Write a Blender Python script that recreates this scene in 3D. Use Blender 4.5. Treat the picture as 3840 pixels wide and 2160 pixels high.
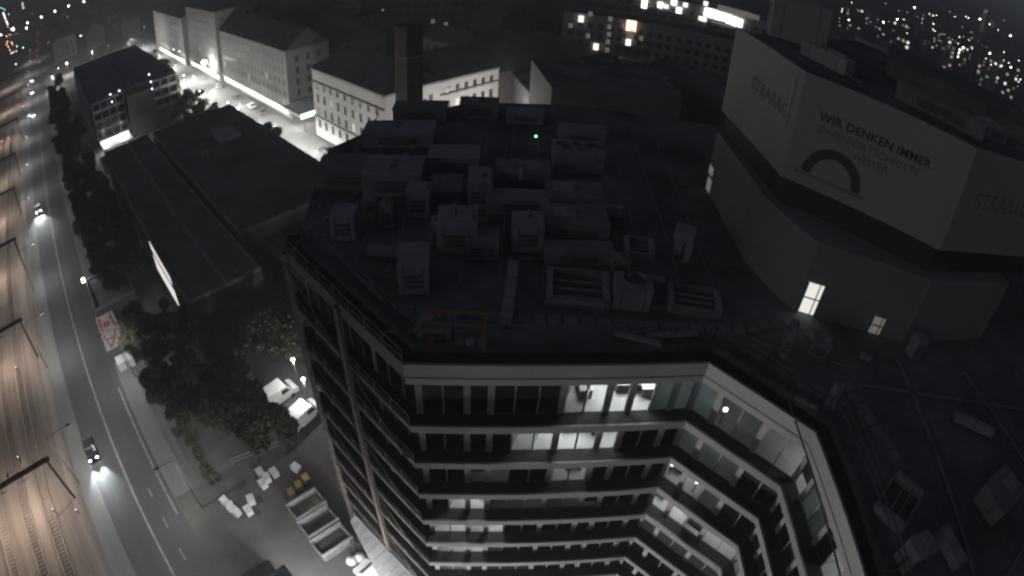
import bpy, bmesh, math, random
from mathutils import Vector, Matrix
random.seed(7)
for o in list(bpy.data.objects): bpy.data.objects.remove(o)
S = bpy.context.scene
COL = S.collection
R = math.radians

# ------------------------------------------------------------------ camera
CAM_Z = 55.0
PITCH, ROLL, FPX, K3 = 0.65289, 0.067555, 2243.18, 0.0787     # wide lens measured on a 3840 px frame
cam_data = bpy.data.cameras.new('camera'); cam = bpy.data.objects.new('camera', cam_data); COL.objects.link(cam)
S.camera = cam
cam_data.type = 'PANO'
cam_data.panorama_type = 'FISHEYE_LENS_POLYNOMIAL'
cam_data.sensor_fit = 'HORIZONTAL'; cam_data.sensor_width = 36.0; cam_data.sensor_height = 20.25
cam_data.fisheye_fov = R(170)
_pp = 3840 / 36.0
cam_data.fisheye_polynomial_k0 = 0.0
cam_data.fisheye_polynomial_k1 = -_pp / FPX
cam_data.fisheye_polynomial_k2 = 0.0
cam_data.fisheye_polynomial_k3 = -K3 * (_pp / FPX) ** 3
cam_data.fisheye_polynomial_k4 = 0.0
cam_data.clip_start = 0.1; cam_data.clip_end = 30000
cam.location = (0, 0, CAM_Z)
cam.matrix_world = Matrix.Translation((0, 0, CAM_Z)) @ Matrix.Rotation(R(90) - PITCH, 4, 'X') @ Matrix.Rotation(ROLL, 4, 'Z')

# ------------------------------------------------------------------ world, moon-like sun, exposure
W = bpy.data.worlds.new('World'); S.world = W; W.use_nodes = True
wn = W.node_tree.nodes; wl = W.node_tree.links
for n in list(wn): wn.remove(n)
sky = wn.new('ShaderNodeTexSky'); sky.sky_type = 'NISHITA'; sky.sun_disc = False
SUN_ELEV, SUN_AZ = R(11), math.atan2(-0.84, -0.54)           # low light from over the railway
sky.sun_elevation = SUN_ELEV; sky.sun_rotation = SUN_AZ
hs = wn.new('ShaderNodeHueSaturation'); hs.inputs['Saturation'].default_value = 0.35
bg = wn.new('ShaderNodeBackground'); bg.inputs['Strength'].default_value = 0.0128
wo = wn.new('ShaderNodeOutputWorld')
wl.new(sky.outputs[0], hs.inputs['Color']); mxw = wn.new('ShaderNodeMix'); mxw.data_type = 'RGBA'; mxw.blend_type = 'MULTIPLY'; mxw.inputs[0].default_value = 1.0; mxw.inputs[7].default_value = (0.84, 0.94, 1.20, 1)
wl.new(hs.outputs[0], mxw.inputs[6]); wl.new(mxw.outputs[2], bg.inputs['Color']); wl.new(bg.outputs[0], wo.inputs['Surface'])
sd = bpy.data.lights.new('sun', 'SUN'); sd.energy = 0.16; sd.angle = R(25); sd.color = (1.0, 0.93, 0.88)
sun = bpy.data.objects.new('sun', sd); COL.objects.link(sun)
sdir = Vector((math.sin(SUN_AZ) * math.cos(SUN_ELEV), math.cos(SUN_AZ) * math.cos(SUN_ELEV), math.sin(SUN_ELEV)))
sun.rotation_euler = sdir.to_track_quat('Z', 'Y').to_euler(); sun.location = sdir * 200
S.view_settings.view_transform = 'Standard'; S.view_settings.look = 'None'
S.view_settings.exposure = 0; S.view_settings.gamma = 1; S.view_settings.use_curve_mapping = False
S.render.engine = 'CYCLES'
S.cycles.use_denoising = True
S.cycles.use_adaptive_sampling = False
S.cycles.max_bounces = 4; S.cycles.diffuse_bounces = 2; S.cycles.glossy_bounces = 2
S.cycles.transparent_max_bounces = 8; S.cycles.transmission_bounces = 3
S.cycles.sample_clamp_indirect = 1.5
S.cycles.caustics_reflective = False; S.cycles.caustics_refractive = False
S.cycles.use_light_tree = True
S.cycles.filter_width = 2.4
S.cycles.volume_bounces = 0
HAZE = 0.0011
S.render.film_transparent = False

# ------------------------------------------------------------------ helpers
U = Vector((-0.74, 0.6726, 0)); V = Vector((0.6726, 0.74, 0)); ZV = Vector((0, 0, 1)); XV = Vector((1, 0, 0)); YV = Vector((0, 1, 0))
def g(a, b, z=0.0): return U * a + V * b + ZV * z            # street grid: a along the road, b across it
def at(px, py, z):                                           # a measured point of the photo (2576 px wide) on the level z
    s = 3840 / 2576; x = px * s - 1920; y = -(py * s - 1080)
    r = math.hypot(x, y); t = r / FPX; t = t + K3 * t ** 3; p = math.atan2(y, x)
    d = Vector((math.sin(t) * math.cos(p), math.cos(t), math.sin(t) * math.sin(p)))
    c, k = math.cos(ROLL), math.sin(ROLL); d = Vector((c * d.x - k * d.z, d.y, k * d.x + c * d.z))
    c, k = math.cos(PITCH), math.sin(PITCH); d = Vector((d.x, c * d.y + k * d.z, -k * d.y + c * d.z))
    f = (z - CAM_Z) / d.z
    return Vector((d.x * f, d.y * f, z))

MATS = {}
def mat(name, col, rough=0.8, var=0.25, scale=0.6, bump=0.0, metal=0.0, emit=None, es=0.0, col2=None, stretch=None, detail=5.0):
    m = bpy.data.materials.new(name); m.use_nodes = True; MATS[name] = m
    nt = m.node_tree; n = nt.nodes; l = nt.links; b = n['Principled BSDF']
    b.inputs['Roughness'].default_value = rough; b.inputs['Metallic'].default_value = metal
    b.inputs['Specular IOR Level'].default_value = 0.35
    if var > 0:
        tc = n.new('ShaderNodeTexCoord'); mp = n.new('ShaderNodeMapping'); nz = n.new('ShaderNodeTexNoise'); nz2 = n.new('ShaderNodeTexNoise')
        geo = n.new('ShaderNodeNewGeometry')
        l.new(geo.outputs['Position'], mp.inputs['Vector'])
        if stretch:
            mp.vector_type = 'TEXTURE'; mp.inputs['Rotation'].default_value = (0, 0, -stretch[0]); mp.inputs['Scale'].default_value = tuple(1 / q for q in stretch[1])
        l.new(mp.outputs[0], nz.inputs['Vector']); l.new(geo.outputs['Position'], nz2.inputs['Vector'])
        nz.inputs['Scale'].default_value = scale; nz.inputs['Detail'].default_value = detail
        nz2.inputs['Scale'].default_value = scale * 9; nz2.inputs['Detail'].default_value = 3
        ad = n.new('ShaderNodeMath'); ad.operation = 'MULTIPLY_ADD'; ad.inputs[1].default_value = 0.35
        l.new(nz2.outputs['Fac'], ad.inputs[0]); 
        sb = n.new('ShaderNodeMath'); sb.operation = 'SUBTRACT'; sb.inputs[1].default_value = 0.175
        l.new(nz.outputs['Fac'], sb.inputs[0]); l.new(sb.outputs[0], ad.inputs[2])
        rp = n.new('ShaderNodeValToRGB'); e = rp.color_ramp.elements
        c2 = col2 or col
        e[0].position = 0.3; e[1].position = 0.7
        e[0].color = tuple(max(0, c * (1 - var)) for c in col) + (1,); e[1].color = tuple(min(1, c * (1 + var)) for c in c2) + (1,)
        l.new(ad.outputs[0], rp.inputs[0]); l.new(rp.outputs[0], b.inputs['Base Color'])
        if bump:
            bm = n.new('ShaderNodeBump'); bm.inputs['Strength'].default_value = bump; bm.inputs['Distance'].default_value = 0.05
            l.new(nz2.outputs['Fac'], bm.inputs['Height']); l.new(bm.outputs[0], b.inputs['Normal'])
    else:
        b.inputs['Base Color'].default_value = tuple(col) + (1,)
    if emit:
        b.inputs['Emission Color'].default_value = tuple(emit) + (1,); b.inputs['Emission Strength'].default_value = es
    return m
def glow(name, col, es, sample=True):
    m = mat(name, (0.6, 0.6, 0.6), 0.5, 0, emit=col, es=es)
    if not sample: m.cycles.emission_sampling = 'NONE'
    return m
def glassmat(name, tint=(0.55, 0.6, 0.62), refl=0.12):
    m = bpy.data.materials.new(name); m.use_nodes = True; nt = m.node_tree; n = nt.nodes; l = nt.links
    n.remove(n['Principled BSDF']); out = n['Material Output']
    tr = n.new('ShaderNodeBsdfTransparent'); tr.inputs[0].default_value = tint + (1,)
    gl = n.new('ShaderNodeBsdfGlossy'); gl.inputs['Roughness'].default_value = 0.03; gl.inputs[0].default_value = (0.9, 0.95, 1, 1)
    fr = n.new('ShaderNodeFresnel'); fr.inputs['IOR'].default_value = 1.5
    mx = n.new('ShaderNodeMixShader'); l.new(fr.outputs[0], mx.inputs[0]); l.new(tr.outputs[0], mx.inputs[1]); l.new(gl.outputs[0], mx.inputs[2])
    l.new(mx.outputs[0], out.inputs[0]); MATS[name] = m; return m

ORG = {}
ORD = ['first', 'second', 'third', 'fourth', 'fifth', 'sixth', 'seventh', 'eighth', 'ninth', 'tenth', 'eleventh', 'twelfth', 'thirteenth', 'fourteenth', 'fifteenth', 'sixteenth', 'seventeenth']
def thing(name, label, cat, loc=(0, 0, 0), group=None):
    o = bpy.data.objects.new(name, None); COL.objects.link(o); o.location = loc; o.empty_display_size = 0.3
    o['label'] = label; o['category'] = cat
    if group: o['group'] = group
    ORG[o.name] = Vector(loc); return o
def tag(o, label, cat, group=None):
    o['label'] = label; o['category'] = cat
    if group: o['group'] = group
    return o

class MB:
    def __init__(s): s.v = []; s.f = []
    def quad(s, a, b, c, d):
        i = len(s.v); s.v += [Vector(a), Vector(b), Vector(c), Vector(d)]; s.f.append((i, i + 1, i + 2, i + 3)); return s
    def poly(s, pts):
        i = len(s.v); s.v += [Vector(p) for p in pts]; s.f.append(tuple(range(i, i + len(pts)))); return s
    def prism(s, pts, z0, z1, top=True, bottom=True):
        n = len(pts); i = len(s.v)
        s.v += [Vector((p[0], p[1], z0)) for p in pts] + [Vector((p[0], p[1], z1)) for p in pts]
        for k in range(n):
            j = (k + 1) % n; s.f.append((i + k, i + j, i + n + j, i + n + k))
        if top: s.f.append(tuple(range(i + n, i + 2 * n)))
        if bottom: s.f.append(tuple(reversed(range(i, i + n))))
        return s
    def box(s, c, ex, ey, ez):                                # centre and three half-vectors
        c = Vector(c); ex, ey, ez = Vector(ex), Vector(ey), Vector(ez); i = len(s.v)
        for sz in (-1, 1):
            for sx, sy in ((-1, -1), (1, -1), (1, 1), (-1, 1)): s.v.append(c + ex * sx + ey * sy + ez * sz)
        for f in ((3, 2, 1, 0), (4, 5, 6, 7), (0, 1, 5, 4), (1, 2, 6, 5), (2, 3, 7, 6), (3, 0, 4, 7)): s.f.append(tuple(i + k for k in f))
        return s
    def bx(s, x0, x1, y0, y1, z0, z1):
        return s.box(((x0 + x1) / 2, (y0 + y1) / 2, (z0 + z1) / 2), XV * ((x1 - x0) / 2), YV * ((y1 - y0) / 2), ZV * ((z1 - z0) / 2))
    def bar(s, a, b, w, h=None, up=ZV):                       # square bar from a to b
        a, b = Vector(a), Vector(b); d = (b - a); L = d.length; d = d / L
        sd_ = d.cross(up)
        if sd_.length < 1e-3: sd_ = d.cross(XV)
        sd_.normalize(); u2 = sd_.cross(d)
        return s.box((a + b) / 2, d * (L / 2), sd_ * (w / 2), u2 * ((h or w) / 2))
    def tube(s, a, b, r0, r1=None, n=8, cap=True):
        a, b = Vector(a), Vector(b); r1 = r0 if r1 is None else r1; d = (b - a).normalized()
        x = d.cross(ZV if abs(d.z) < 0.9 else XV).normalized(); y = d.cross(x); i = len(s.v)
        for p, r in ((a, r0), (b, r1)):
            for k in range(n):
                t = 2 * math.pi * k / n; s.v.append(p + x * (math.cos(t) * r) + y * (math.sin(t) * r))
        for k in range(n):
            j = (k + 1) % n; s.f.append((i + j, i + k, i + n + k, i + n + j))
        if cap: s.f.append(tuple(range(i, i + n))); s.f.append(tuple(reversed(range(i + n, i + 2 * n))))
        return s
    def ball(s, c, rx, ry, rz, n=10, m=6):
        c = Vector(c); i = len(s.v)
        for q in range(m + 1):
            t = math.pi * q / m
            for k in range(n):
                p = 2 * math.pi * k / n; s.v.append(c + Vector((rx * math.sin(t) * math.cos(p), ry * math.sin(t) * math.sin(p), rz * math.cos(t))))
        for q in range(m):
            for k in range(n):
                j = (k + 1) % n; s.f.append((i + q * n + k, i + (q + 1) * n + k, i + (q + 1) * n + j, i + q * n + j))
        return s
    def mesh(s, name, org=Vector((0, 0, 0))):
        me = bpy.data.meshes.new(name); me.from_pydata([tuple(p - org) for p in s.v], [], s.f); me.update(); return me
    def build(s, name, m, parent=None, smooth=False, label=None, recalc=False, uv=False):
        org = ORG[parent.name] if parent else Vector((0, 0, 0))
        me = s.mesh(name, org)
        if recalc:
            b = bmesh.new(); b.from_mesh(me); bmesh.ops.remove_doubles(b, verts=b.verts, dist=1e-4); bmesh.ops.recalc_face_normals(b, faces=b.faces); b.to_mesh(me); b.free()
        me.materials.append(MATS[m])
        if smooth:
            for p in me.polygons: p.use_smooth = True
        return place(name, me, parent, (0, 0, 0), label)
def place(name, me, parent=None, loc=(0, 0, 0), label=None):  # loc in the parent's frame
    o = bpy.data.objects.new(name, me); COL.objects.link(o)
    if parent: o.parent = parent
    o.location = loc
    ORG[o.name] = (ORG[parent.name] if parent else Vector((0, 0, 0))) + Vector(loc)
    if label: o['label'] = label
    return o
def struct(name, mb, m, parent=None, stuff=False):
    o = mb.build(name, m, parent); o['kind'] = 'stuff' if stuff else 'structure'; return o
def kids(o): return [c for c in bpy.data.objects if c.parent == o]
def dup(root, loc, rotz=None, label=None, scale=None, parent=None):
    c = root.copy(); COL.objects.link(c)
    if parent is not None: c.parent = parent
    else:
        c.location = loc
        if rotz is not None: c.rotation_euler = (0, 0, rotz)
        if scale: c.scale = scale if hasattr(scale, '__len__') else (scale,) * 3
    if label: c['label'] = label
    ORG[c.name] = Vector(loc) if loc is not None else Vector((0, 0, 0))
    for k in root.children: dup(k, None, parent=c)
    return c
def lamp(kind, name, loc, energy, col, parent=None, size=0.3, target=None, spot=150, blend=0.8):
    d = bpy.data.lights.new(name, kind); d.energy = energy; d.color = col
    if kind == 'SPOT': d.spot_size = R(spot); d.spot_blend = blend; d.shadow_soft_size = size
    elif kind == 'POINT': d.shadow_soft_size = size
    elif kind == 'AREA': d.shape = 'SQUARE'; d.size = size
    o = bpy.data.objects.new(name, d); COL.objects.link(o)
    o.rotation_euler = ((Vector(loc) - Vector(target)).to_track_quat('Z', 'Y').to_euler() if target is not None else (0, 0, 0))
    if parent: o.parent = parent; o.location = Vector(loc) - ORG[parent.name]
    else: o.location = loc
    return o

# ------------------------------------------------------------------ materials
RZ = math.atan2(U.y, U.x)
mat('soil', (0.10, 0.097, 0.092), 0.95, 0.5, 0.05, 0.2)
mat('asphalt', (0.060, 0.062, 0.065), 0.9, 0.16, 0.5, 0.15, stretch=(-RZ, (0.06, 1.2, 1)))
mat('paving', (0.13, 0.135, 0.135), 0.9, 0.16, 0.35, 0.15, stretch=(-RZ, (0.3, 1, 1)))
mat('yard', (0.075, 0.073, 0.070), 0.9, 0.28, 0.25, 0.15)
mat('ballast', (0.17, 0.150, 0.135), 0.95, 0.55, 1.1, 0.6, stretch=(-RZ, (0.02, 0.7, 1)))  # lengthwise dark streaks also put shadow bands between the tracks into the colour
mat('plaza', (0.16, 0.16, 0.16), 0.9, 0.2, 0.05)
mat('line_paint', (0.21, 0.215, 0.225), 0.7, 0.3, 1.5)
mat('rail_steel', (0.34, 0.31, 0.28), 0.6, 0.15, 2.0, metal=0.3)
mat('sleeper', (0.165, 0.146, 0.132), 0.9, 0.3, 1.5)
mat('dark_steel', (0.030, 0.030, 0.032), 0.6, 0.2, 1.0)
mat('grey_steel', (0.16, 0.165, 0.17), 0.5, 0.2, 1.0)
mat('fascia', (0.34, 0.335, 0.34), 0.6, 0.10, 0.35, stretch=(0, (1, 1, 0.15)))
mat('slab_edge', (0.26, 0.255, 0.26), 0.65, 0.14, 0.5)
mat('gallery', (0.032, 0.032, 0.034), 0.9, 0.3, 1.2)
mat('pillar', (0.33, 0.33, 0.345), 0.6, 0.10, 0.7)
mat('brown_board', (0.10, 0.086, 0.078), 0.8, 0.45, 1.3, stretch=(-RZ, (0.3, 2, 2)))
mat('roof_dark', (0.15, 0.15, 0.155), 0.95, 0.55, 0.16, 0.3)
mat('roof_strip', (0.10, 0.10, 0.105), 0.9, 0.3, 0.5)
mat('interior_floor', (0.42, 0.42, 0.41), 0.6, 0.12, 0.8)
mat('interior_wall', (0.66, 0.66, 0.65), 0.8, 0.05, 0.8)
mat('plant_casing', (0.29, 0.30, 0.32), 0.55, 0.14, 0.8, stretch=(0, (1, 1, 0.3)))
mat('plant_casing_dull', (0.21, 0.215, 0.225), 0.65, 0.2, 0.8)
mat('plant_dark', (0.11, 0.11, 0.115), 0.7, 0.3, 1.5)
mat('orange_steel', (0.34, 0.17, 0.08), 0.6, 0.3, 1.5)
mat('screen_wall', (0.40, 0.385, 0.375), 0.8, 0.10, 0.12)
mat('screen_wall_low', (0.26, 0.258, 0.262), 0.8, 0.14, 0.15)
mat('ribbon', (0.06, 0.058, 0.06), 0.55, 0.2, 0.5)
mat('ink', (0.09, 0.085, 0.085), 0.8, 0.1, 1)
mat('red_ink', (0.27, 0.205, 0.19), 0.8, 0.1, 1)
mat('plaster_white', (0.50, 0.49, 0.465), 0.85, 0.12, 0.15, stretch=(0, (1, 1, 0.3)))
mat('plaster_grey', (0.30, 0.295, 0.285), 0.9, 0.16, 0.12, stretch=(0, (1, 1, 0.3)))
mat('plaster_dark', (0.17, 0.17, 0.17), 0.9, 0.2, 0.1)
mat('cornice', (0.22, 0.22, 0.22), 0.85, 0.15, 0.3)
mat('window_dark', (0.022, 0.023, 0.026), 0.25, 0, 1)
mat('window_far', (0.085, 0.085, 0.088), 0.5, 0, 1)
mat('window_frame', (0.35, 0.35, 0.34), 0.7, 0.1, 1)
mat('tile_dark', (0.12, 0.115, 0.115), 0.9, 0.35, 0.4)
mat('tile_brown', (0.13, 0.118, 0.11), 0.9, 0.35, 0.4)
mat('hall_roof', (0.12, 0.12, 0.126), 0.95, 0.4, 0.12)
mat('hall_edge', (0.19, 0.195, 0.21), 0.8, 0.2, 0.3)
mat('hall_wall', (0.10, 0.099, 0.098), 0.9, 0.25, 0.2)
mat('blue_roof', (0.15, 0.17, 0.25), 0.9, 0.2, 0.08)
mat('pavilion_roof', (0.13, 0.14, 0.155), 0.85, 0.25, 0.3)
mat('balcony_white', (0.60, 0.60, 0.60), 0.7, 0.08, 0.3)
mat('brick', (0.085, 0.068, 0.062), 0.9, 0.3, 0.8)
mat('red_paint', (0.30, 0.06, 0.045), 0.7, 0.3, 0.9)
mat('white_paint', (0.55, 0.56, 0.57), 0.5, 0.08, 0.8)
mat('yellow_paint', (0.46, 0.33, 0.13), 0.7, 0.25, 0.9)
mat('skip_steel', (0.20, 0.20, 0.20), 0.7, 0.3, 0.9)
mat('rubble', (0.035, 0.034, 0.033), 0.95, 0.5, 2.0)
mat('corrugated', (0.22, 0.23, 0.235), 0.6, 0.15, 0.5)
mat('dark_blue', (0.10, 0.115, 0.145), 0.85, 0.25, 0.4)
mat('leaf', (0.070, 0.075, 0.055), 0.8, 0.5, 0.8, col2=(0.055, 0.062, 0.03))
mat('leaf_shrub', (0.07, 0.075, 0.042), 0.8, 0.5, 0.8)
mat('bark', (0.05, 0.04, 0.032), 0.95, 0.3, 2)
mat('hill', (0.020, 0.023, 0.022), 1.0, 0.5, 0.004)
mat('car_black', (0.02, 0.02, 0.022), 0.3, 0, 1)
mat('car_grey', (0.16, 0.165, 0.17), 0.3, 0, 1)
mat('car_white', (0.60, 0.60, 0.60), 0.35, 0, 1)
mat('car_glass', (0.012, 0.013, 0.015), 0.1, 0, 1)
mat('tyre', (0.015, 0.015, 0.015), 0.9, 0, 1)
mat('blind_grey', (0.30, 0.30, 0.295), 0.9, 0.1, 1.0); mat('blind_teal', (0.20, 0.24, 0.245), 0.9, 0.1, 1.0); mat('slab_concrete', (0.22, 0.22, 0.215), 0.9, 0.3, 1.2)
glassmat('glass')
glow('headlight', (1.0, 0.98, 0.92), 60)
glow('taillight', (1.0, 0.12, 0.06), 14, False)
glow('lamp_white', (1.0, 0.98, 0.90), 30, False)
glow('lamp_far', (1.0, 0.95, 0.86), 9, False)
glow('lamp_far_cool', (0.85, 0.96, 1.0), 6, False)
glow('lamp_warm', (1.0, 0.66, 0.40), 12, False)
glow('lamp_dim', (1.0, 0.92, 0.82), 1.2, False)
glow('lamp_cyan', (0.35, 1.0, 0.88), 10, False)
glow('lamp_red', (1.0, 0.22, 0.16), 4, False)
glow('lamp_orange', (1.0, 0.50, 0.26), 8, False)
glow('lamp_green', (0.25, 1.0, 0.66), 5, False)
glow('ceiling_lamp', (1.0, 0.97, 0.93), 75)
glow('ceiling_lamp_mid', (1.0, 0.97, 0.93), 26)
glow('ceiling_lamp_dim', (0.95, 0.97, 0.95), 3.0)
glow('ceiling_lamp_teal', (0.80, 1.0, 0.98), 5.0)
glow('lit_window', (1.0, 0.96, 0.90), 0.85)
glow('warm_glow', (1.0, 0.78, 0.55), 0.55, False)
glow('lit_window_peach', (1.0, 0.70, 0.52), 2.2, False)
glow('dim_glow', (1.0, 0.92, 0.78), 0.12, False)
glow('lit_window_blue', (0.45, 0.42, 1.0), 0.9, False)
glow('lit_strip', (1.0, 0.97, 0.92), 5)
glow('shop_window', (1.0, 0.98, 0.93), 1.6)
glow('shop_dim', (1.0, 0.98, 0.93), 0.45)

# ------------------------------------------------------------------ ground, road, tracks
def strip(a0, a1, b0, b1, z): return MB().quad(g(a0, b0, z), g(a0, b1, z), g(a1, b1, z), g(a1, b0, z))
def slab(a0, a1, b0, b1, z0, z1):
    return MB().box(g((a0 + a1) / 2, (b0 + b1) / 2, (z0 + z1) / 2), U * ((a1 - a0) / 2), V * ((b1 - b0) / 2), ZV * ((z1 - z0) / 2))
struct('ground', MB().quad((-3800, -3800, 0), (3800, -3800, 0), (3800, 3800, 0), (-3800, 3800, 0)), 'soil')
road = struct('main_road', strip(-60, 2600, -13.4, -4.2, 0.008), 'asphalt')
MB().quad(g(-60, -9.15, .014), g(-60, -8.9, .014), g(900, -8.9, .014), g(900, -9.15, .014)).build('lane_line', 'line_paint', road)
for k in range(7):
    a0 = 44 + k * 3.6
    MB().quad(g(a0, -5.0, .014), g(a0, -4.78, .014), g(a0 + 3.4, -4.78, .014), g(a0 + 3.4, -5.0, .014)).build('lane_dash', 'line_paint', road)
for k in range(3):
    a0 = 38 + k * 5
    MB().quad(g(a0, -6.9, .014), g(a0, -6.75, .014), g(a0 + 1.6, -6.75, .014), g(a0 + 1.6, -6.9, .014)).build('lane_dash', 'line_paint', road)
struct('pavement', slab(-60, 1500, -16.2, -13.4, -0.1, 0.12), 'paving')
struct('pavement', slab(46, 1500, -4.2, -1.4, -0.1, 0.12), 'paving')
struct('yard_paving', MB().poly([g(-40, -4.2, .006), g(-40, 40, .006), g(64, 22, .006), g(64, 9.5, .006), g(46, 4.5, .006), g(46, -1.4, .006), g(46, -4.2, .006)]), 'yard')
struct('kerb', slab(46, 58, -0.6, -0.35, -0.05, 0.15), 'paving')
struct('rail_bed', slab(-60, 900, -75, -16.2, -0.1, 0.25), 'ballast')
struct('side_street', strip(70, 700, 46.5, 60.0, 0.008), 'plaza')
struct('pavement', slab(70, 400, 44.9, 46.5, -0.1, 0.13), 'paving')
struct('plaza_paving', strip(310, 366, -4, 62, 0.006), 'plaza')
struct('cross_street', strip(786, 800, -40, 300, 0.008), 'asphalt')
struct('courtyard_paving', MB().poly([Vector((-9, 10, .012)), Vector((-3, 19.5, .012)), Vector((10, 21, .012)), Vector((15.5, 16, .012)), Vector((16, -8, .012)), Vector((-9, -8, .012))]), 'yard')

def track(b, label):
    t = thing('railway_track', label, 'railway track', g(20, b, 0.25), 'parallel railway tracks beside the road')
    for s in (-1, 1):
        MB().box(g(300, b + s * 0.76, 0.25 + 0.20), U * 340, V * 0.05, ZV * 0.08).build('rail', 'rail_steel', t)
    m = MB()
    for k in range(420):
        m.box(g(-8 + k * 0.62, b, 0.25 + 0.07), U * 0.12, V * 0.86, ZV * 0.03)
    o = m.build('sleepers', 'sleeper', t); o['kind'] = 'stuff'
for b, l in ((-22.0, 'railway track next to the road pavement'), (-25.8, 'second railway track counted from the road'), (-30.6, 'third railway track counted from the road'), (-34.6, 'fourth railway track counted from the road')):
    track(b, l)

# ------------------------------------------------------------------ the office block with the glazed court
def offset(pts, d):                                          # shift an open polyline to its left by d
    out = []
    for i, p in enumerate(pts):
        p = Vector((p[0], p[1], 0)); ns = []
        for q, r in ((i - 1, i), (i, i + 1)):
            if q >= 0 and r < len(pts):
                e = Vector((pts[r][0] - pts[q][0], pts[r][1] - pts[q][1], 0)).normalized(); ns.append(Vector((-e.y, e.x, 0)))
        if len(ns) == 1: out.append(p + ns[0] * d)
        else:
            b = (ns[0] + ns[1]); out.append(p + b * (d / (b.dot(ns[0]))))
    return out
FAC = [(-15.3, 31.0), (-14.6, 29.3), (-5.0, 20.1), (10.5, 21.5), (15.5, 16.7), (15.85, 8.3), (16.1, -9.0)]
ROOFZ = 34.5
GL = offset(FAC, 1.1); IN = offset(FAC, 6.4)
OB = thing('office_building', 'large dark-roofed office block with glazed gallery storeys around a court', 'building', (0, 30, 0))
REAR = [(40, -9), (62, 30), (40, 58), (15, 57.5), (4, 58.5), (-5.6, 57.3), (-11.9, 51.9), (-16.5, 44.7)]
gp = [(p.x, p.y) for p in GL]
MB().prism(gp + REAR, 33.2, 34.40).build('roof', 'roof_dark', OB)
def ring(lo, hi, z0, z1):                                     # closed band between two polylines
    m = MB(); n = len(lo)
    for k in range(n - 1):
        a, b, c, d = [Vector((q[0], q[1], 0)) for q in (lo[k], lo[k + 1], hi[k + 1], hi[k])]
        if k == 0: a0 = 0
        m.quad(a + ZV * z1, b + ZV * z1, c + ZV * z1, d + ZV * z1)
        m.quad(b + ZV * z0, a + ZV * z0, d + ZV * z0, c + ZV * z0)
        m.quad(a + ZV * z0, b + ZV * z0, b + ZV * z1, a + ZV * z1)
        m.quad(d + ZV * z1, c + ZV * z1, c + ZV * z0, d + ZV * z0)
    return m
def edge(seg, d0, d1, z0, z1): return ring(offset(seg, d0), offset(seg, d1), z0, z1)
edge(FAC[2:], 0.0, 0.16, 33.1, 34.5).build('fascia', 'fascia', OB)
edge(FAC[2:], -0.03, 0.0, 33.52, 33.60).build('fascia_joint', 'slab_edge', OB)
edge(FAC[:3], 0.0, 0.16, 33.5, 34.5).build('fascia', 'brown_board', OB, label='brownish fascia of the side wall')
edge(FAC, 0.16, 1.1, 33.9, 34.34).build('gutter_walk', 'gallery', OB)
edge(FAC, 1.1, 1.35, 34.38, 34.75).build('roof_kerb', 'roof_strip', OB)
m = MB()
gr = offset(FAC, 1.9)
for k in range(len(gr) - 1):
    a, b = gr[k], gr[k + 1]; n = max(2, int((b - a).length / 2.4))
    for z in (35.1, 35.5): m.bar(a + ZV * z, b + ZV * z, 0.05)
    for q in range(n + 1):
        p = a.lerp(b, q / n); m.bar(p + ZV * 34.4, p + ZV * 35.5, 0.05)
m.build('roof_railing', 'grey_steel', OB)
LEV = [29.7 - 3.48 * k for k in range(8)]
for k, z in enumerate(LEV):
    edge(FAC[2:], 0.0, 0.14, z - 0.52, z + 0.03).build('slab_edge', 'slab_edge', OB)
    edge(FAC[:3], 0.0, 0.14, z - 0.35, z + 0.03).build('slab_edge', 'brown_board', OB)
    edge(FAC, 0.14, 1.12, z - 0.40, z - 0.02).build('gallery_floor', 'gallery', OB)
    edge(FAC, 1.12, 6.4, z - 0.40, z).build('floor_plate', 'interior_floor', OB)
    edge(FAC, 6.4, 6.6, z, z + 3.3).build('core_wall', 'interior_wall', OB)
MB().prism([(p.x, p.y) for p in offset(FAC, 6.62)] + REAR, 0, 33.2, top=False, bottom=False).build('core', 'plaster_dark', OB)
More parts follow.
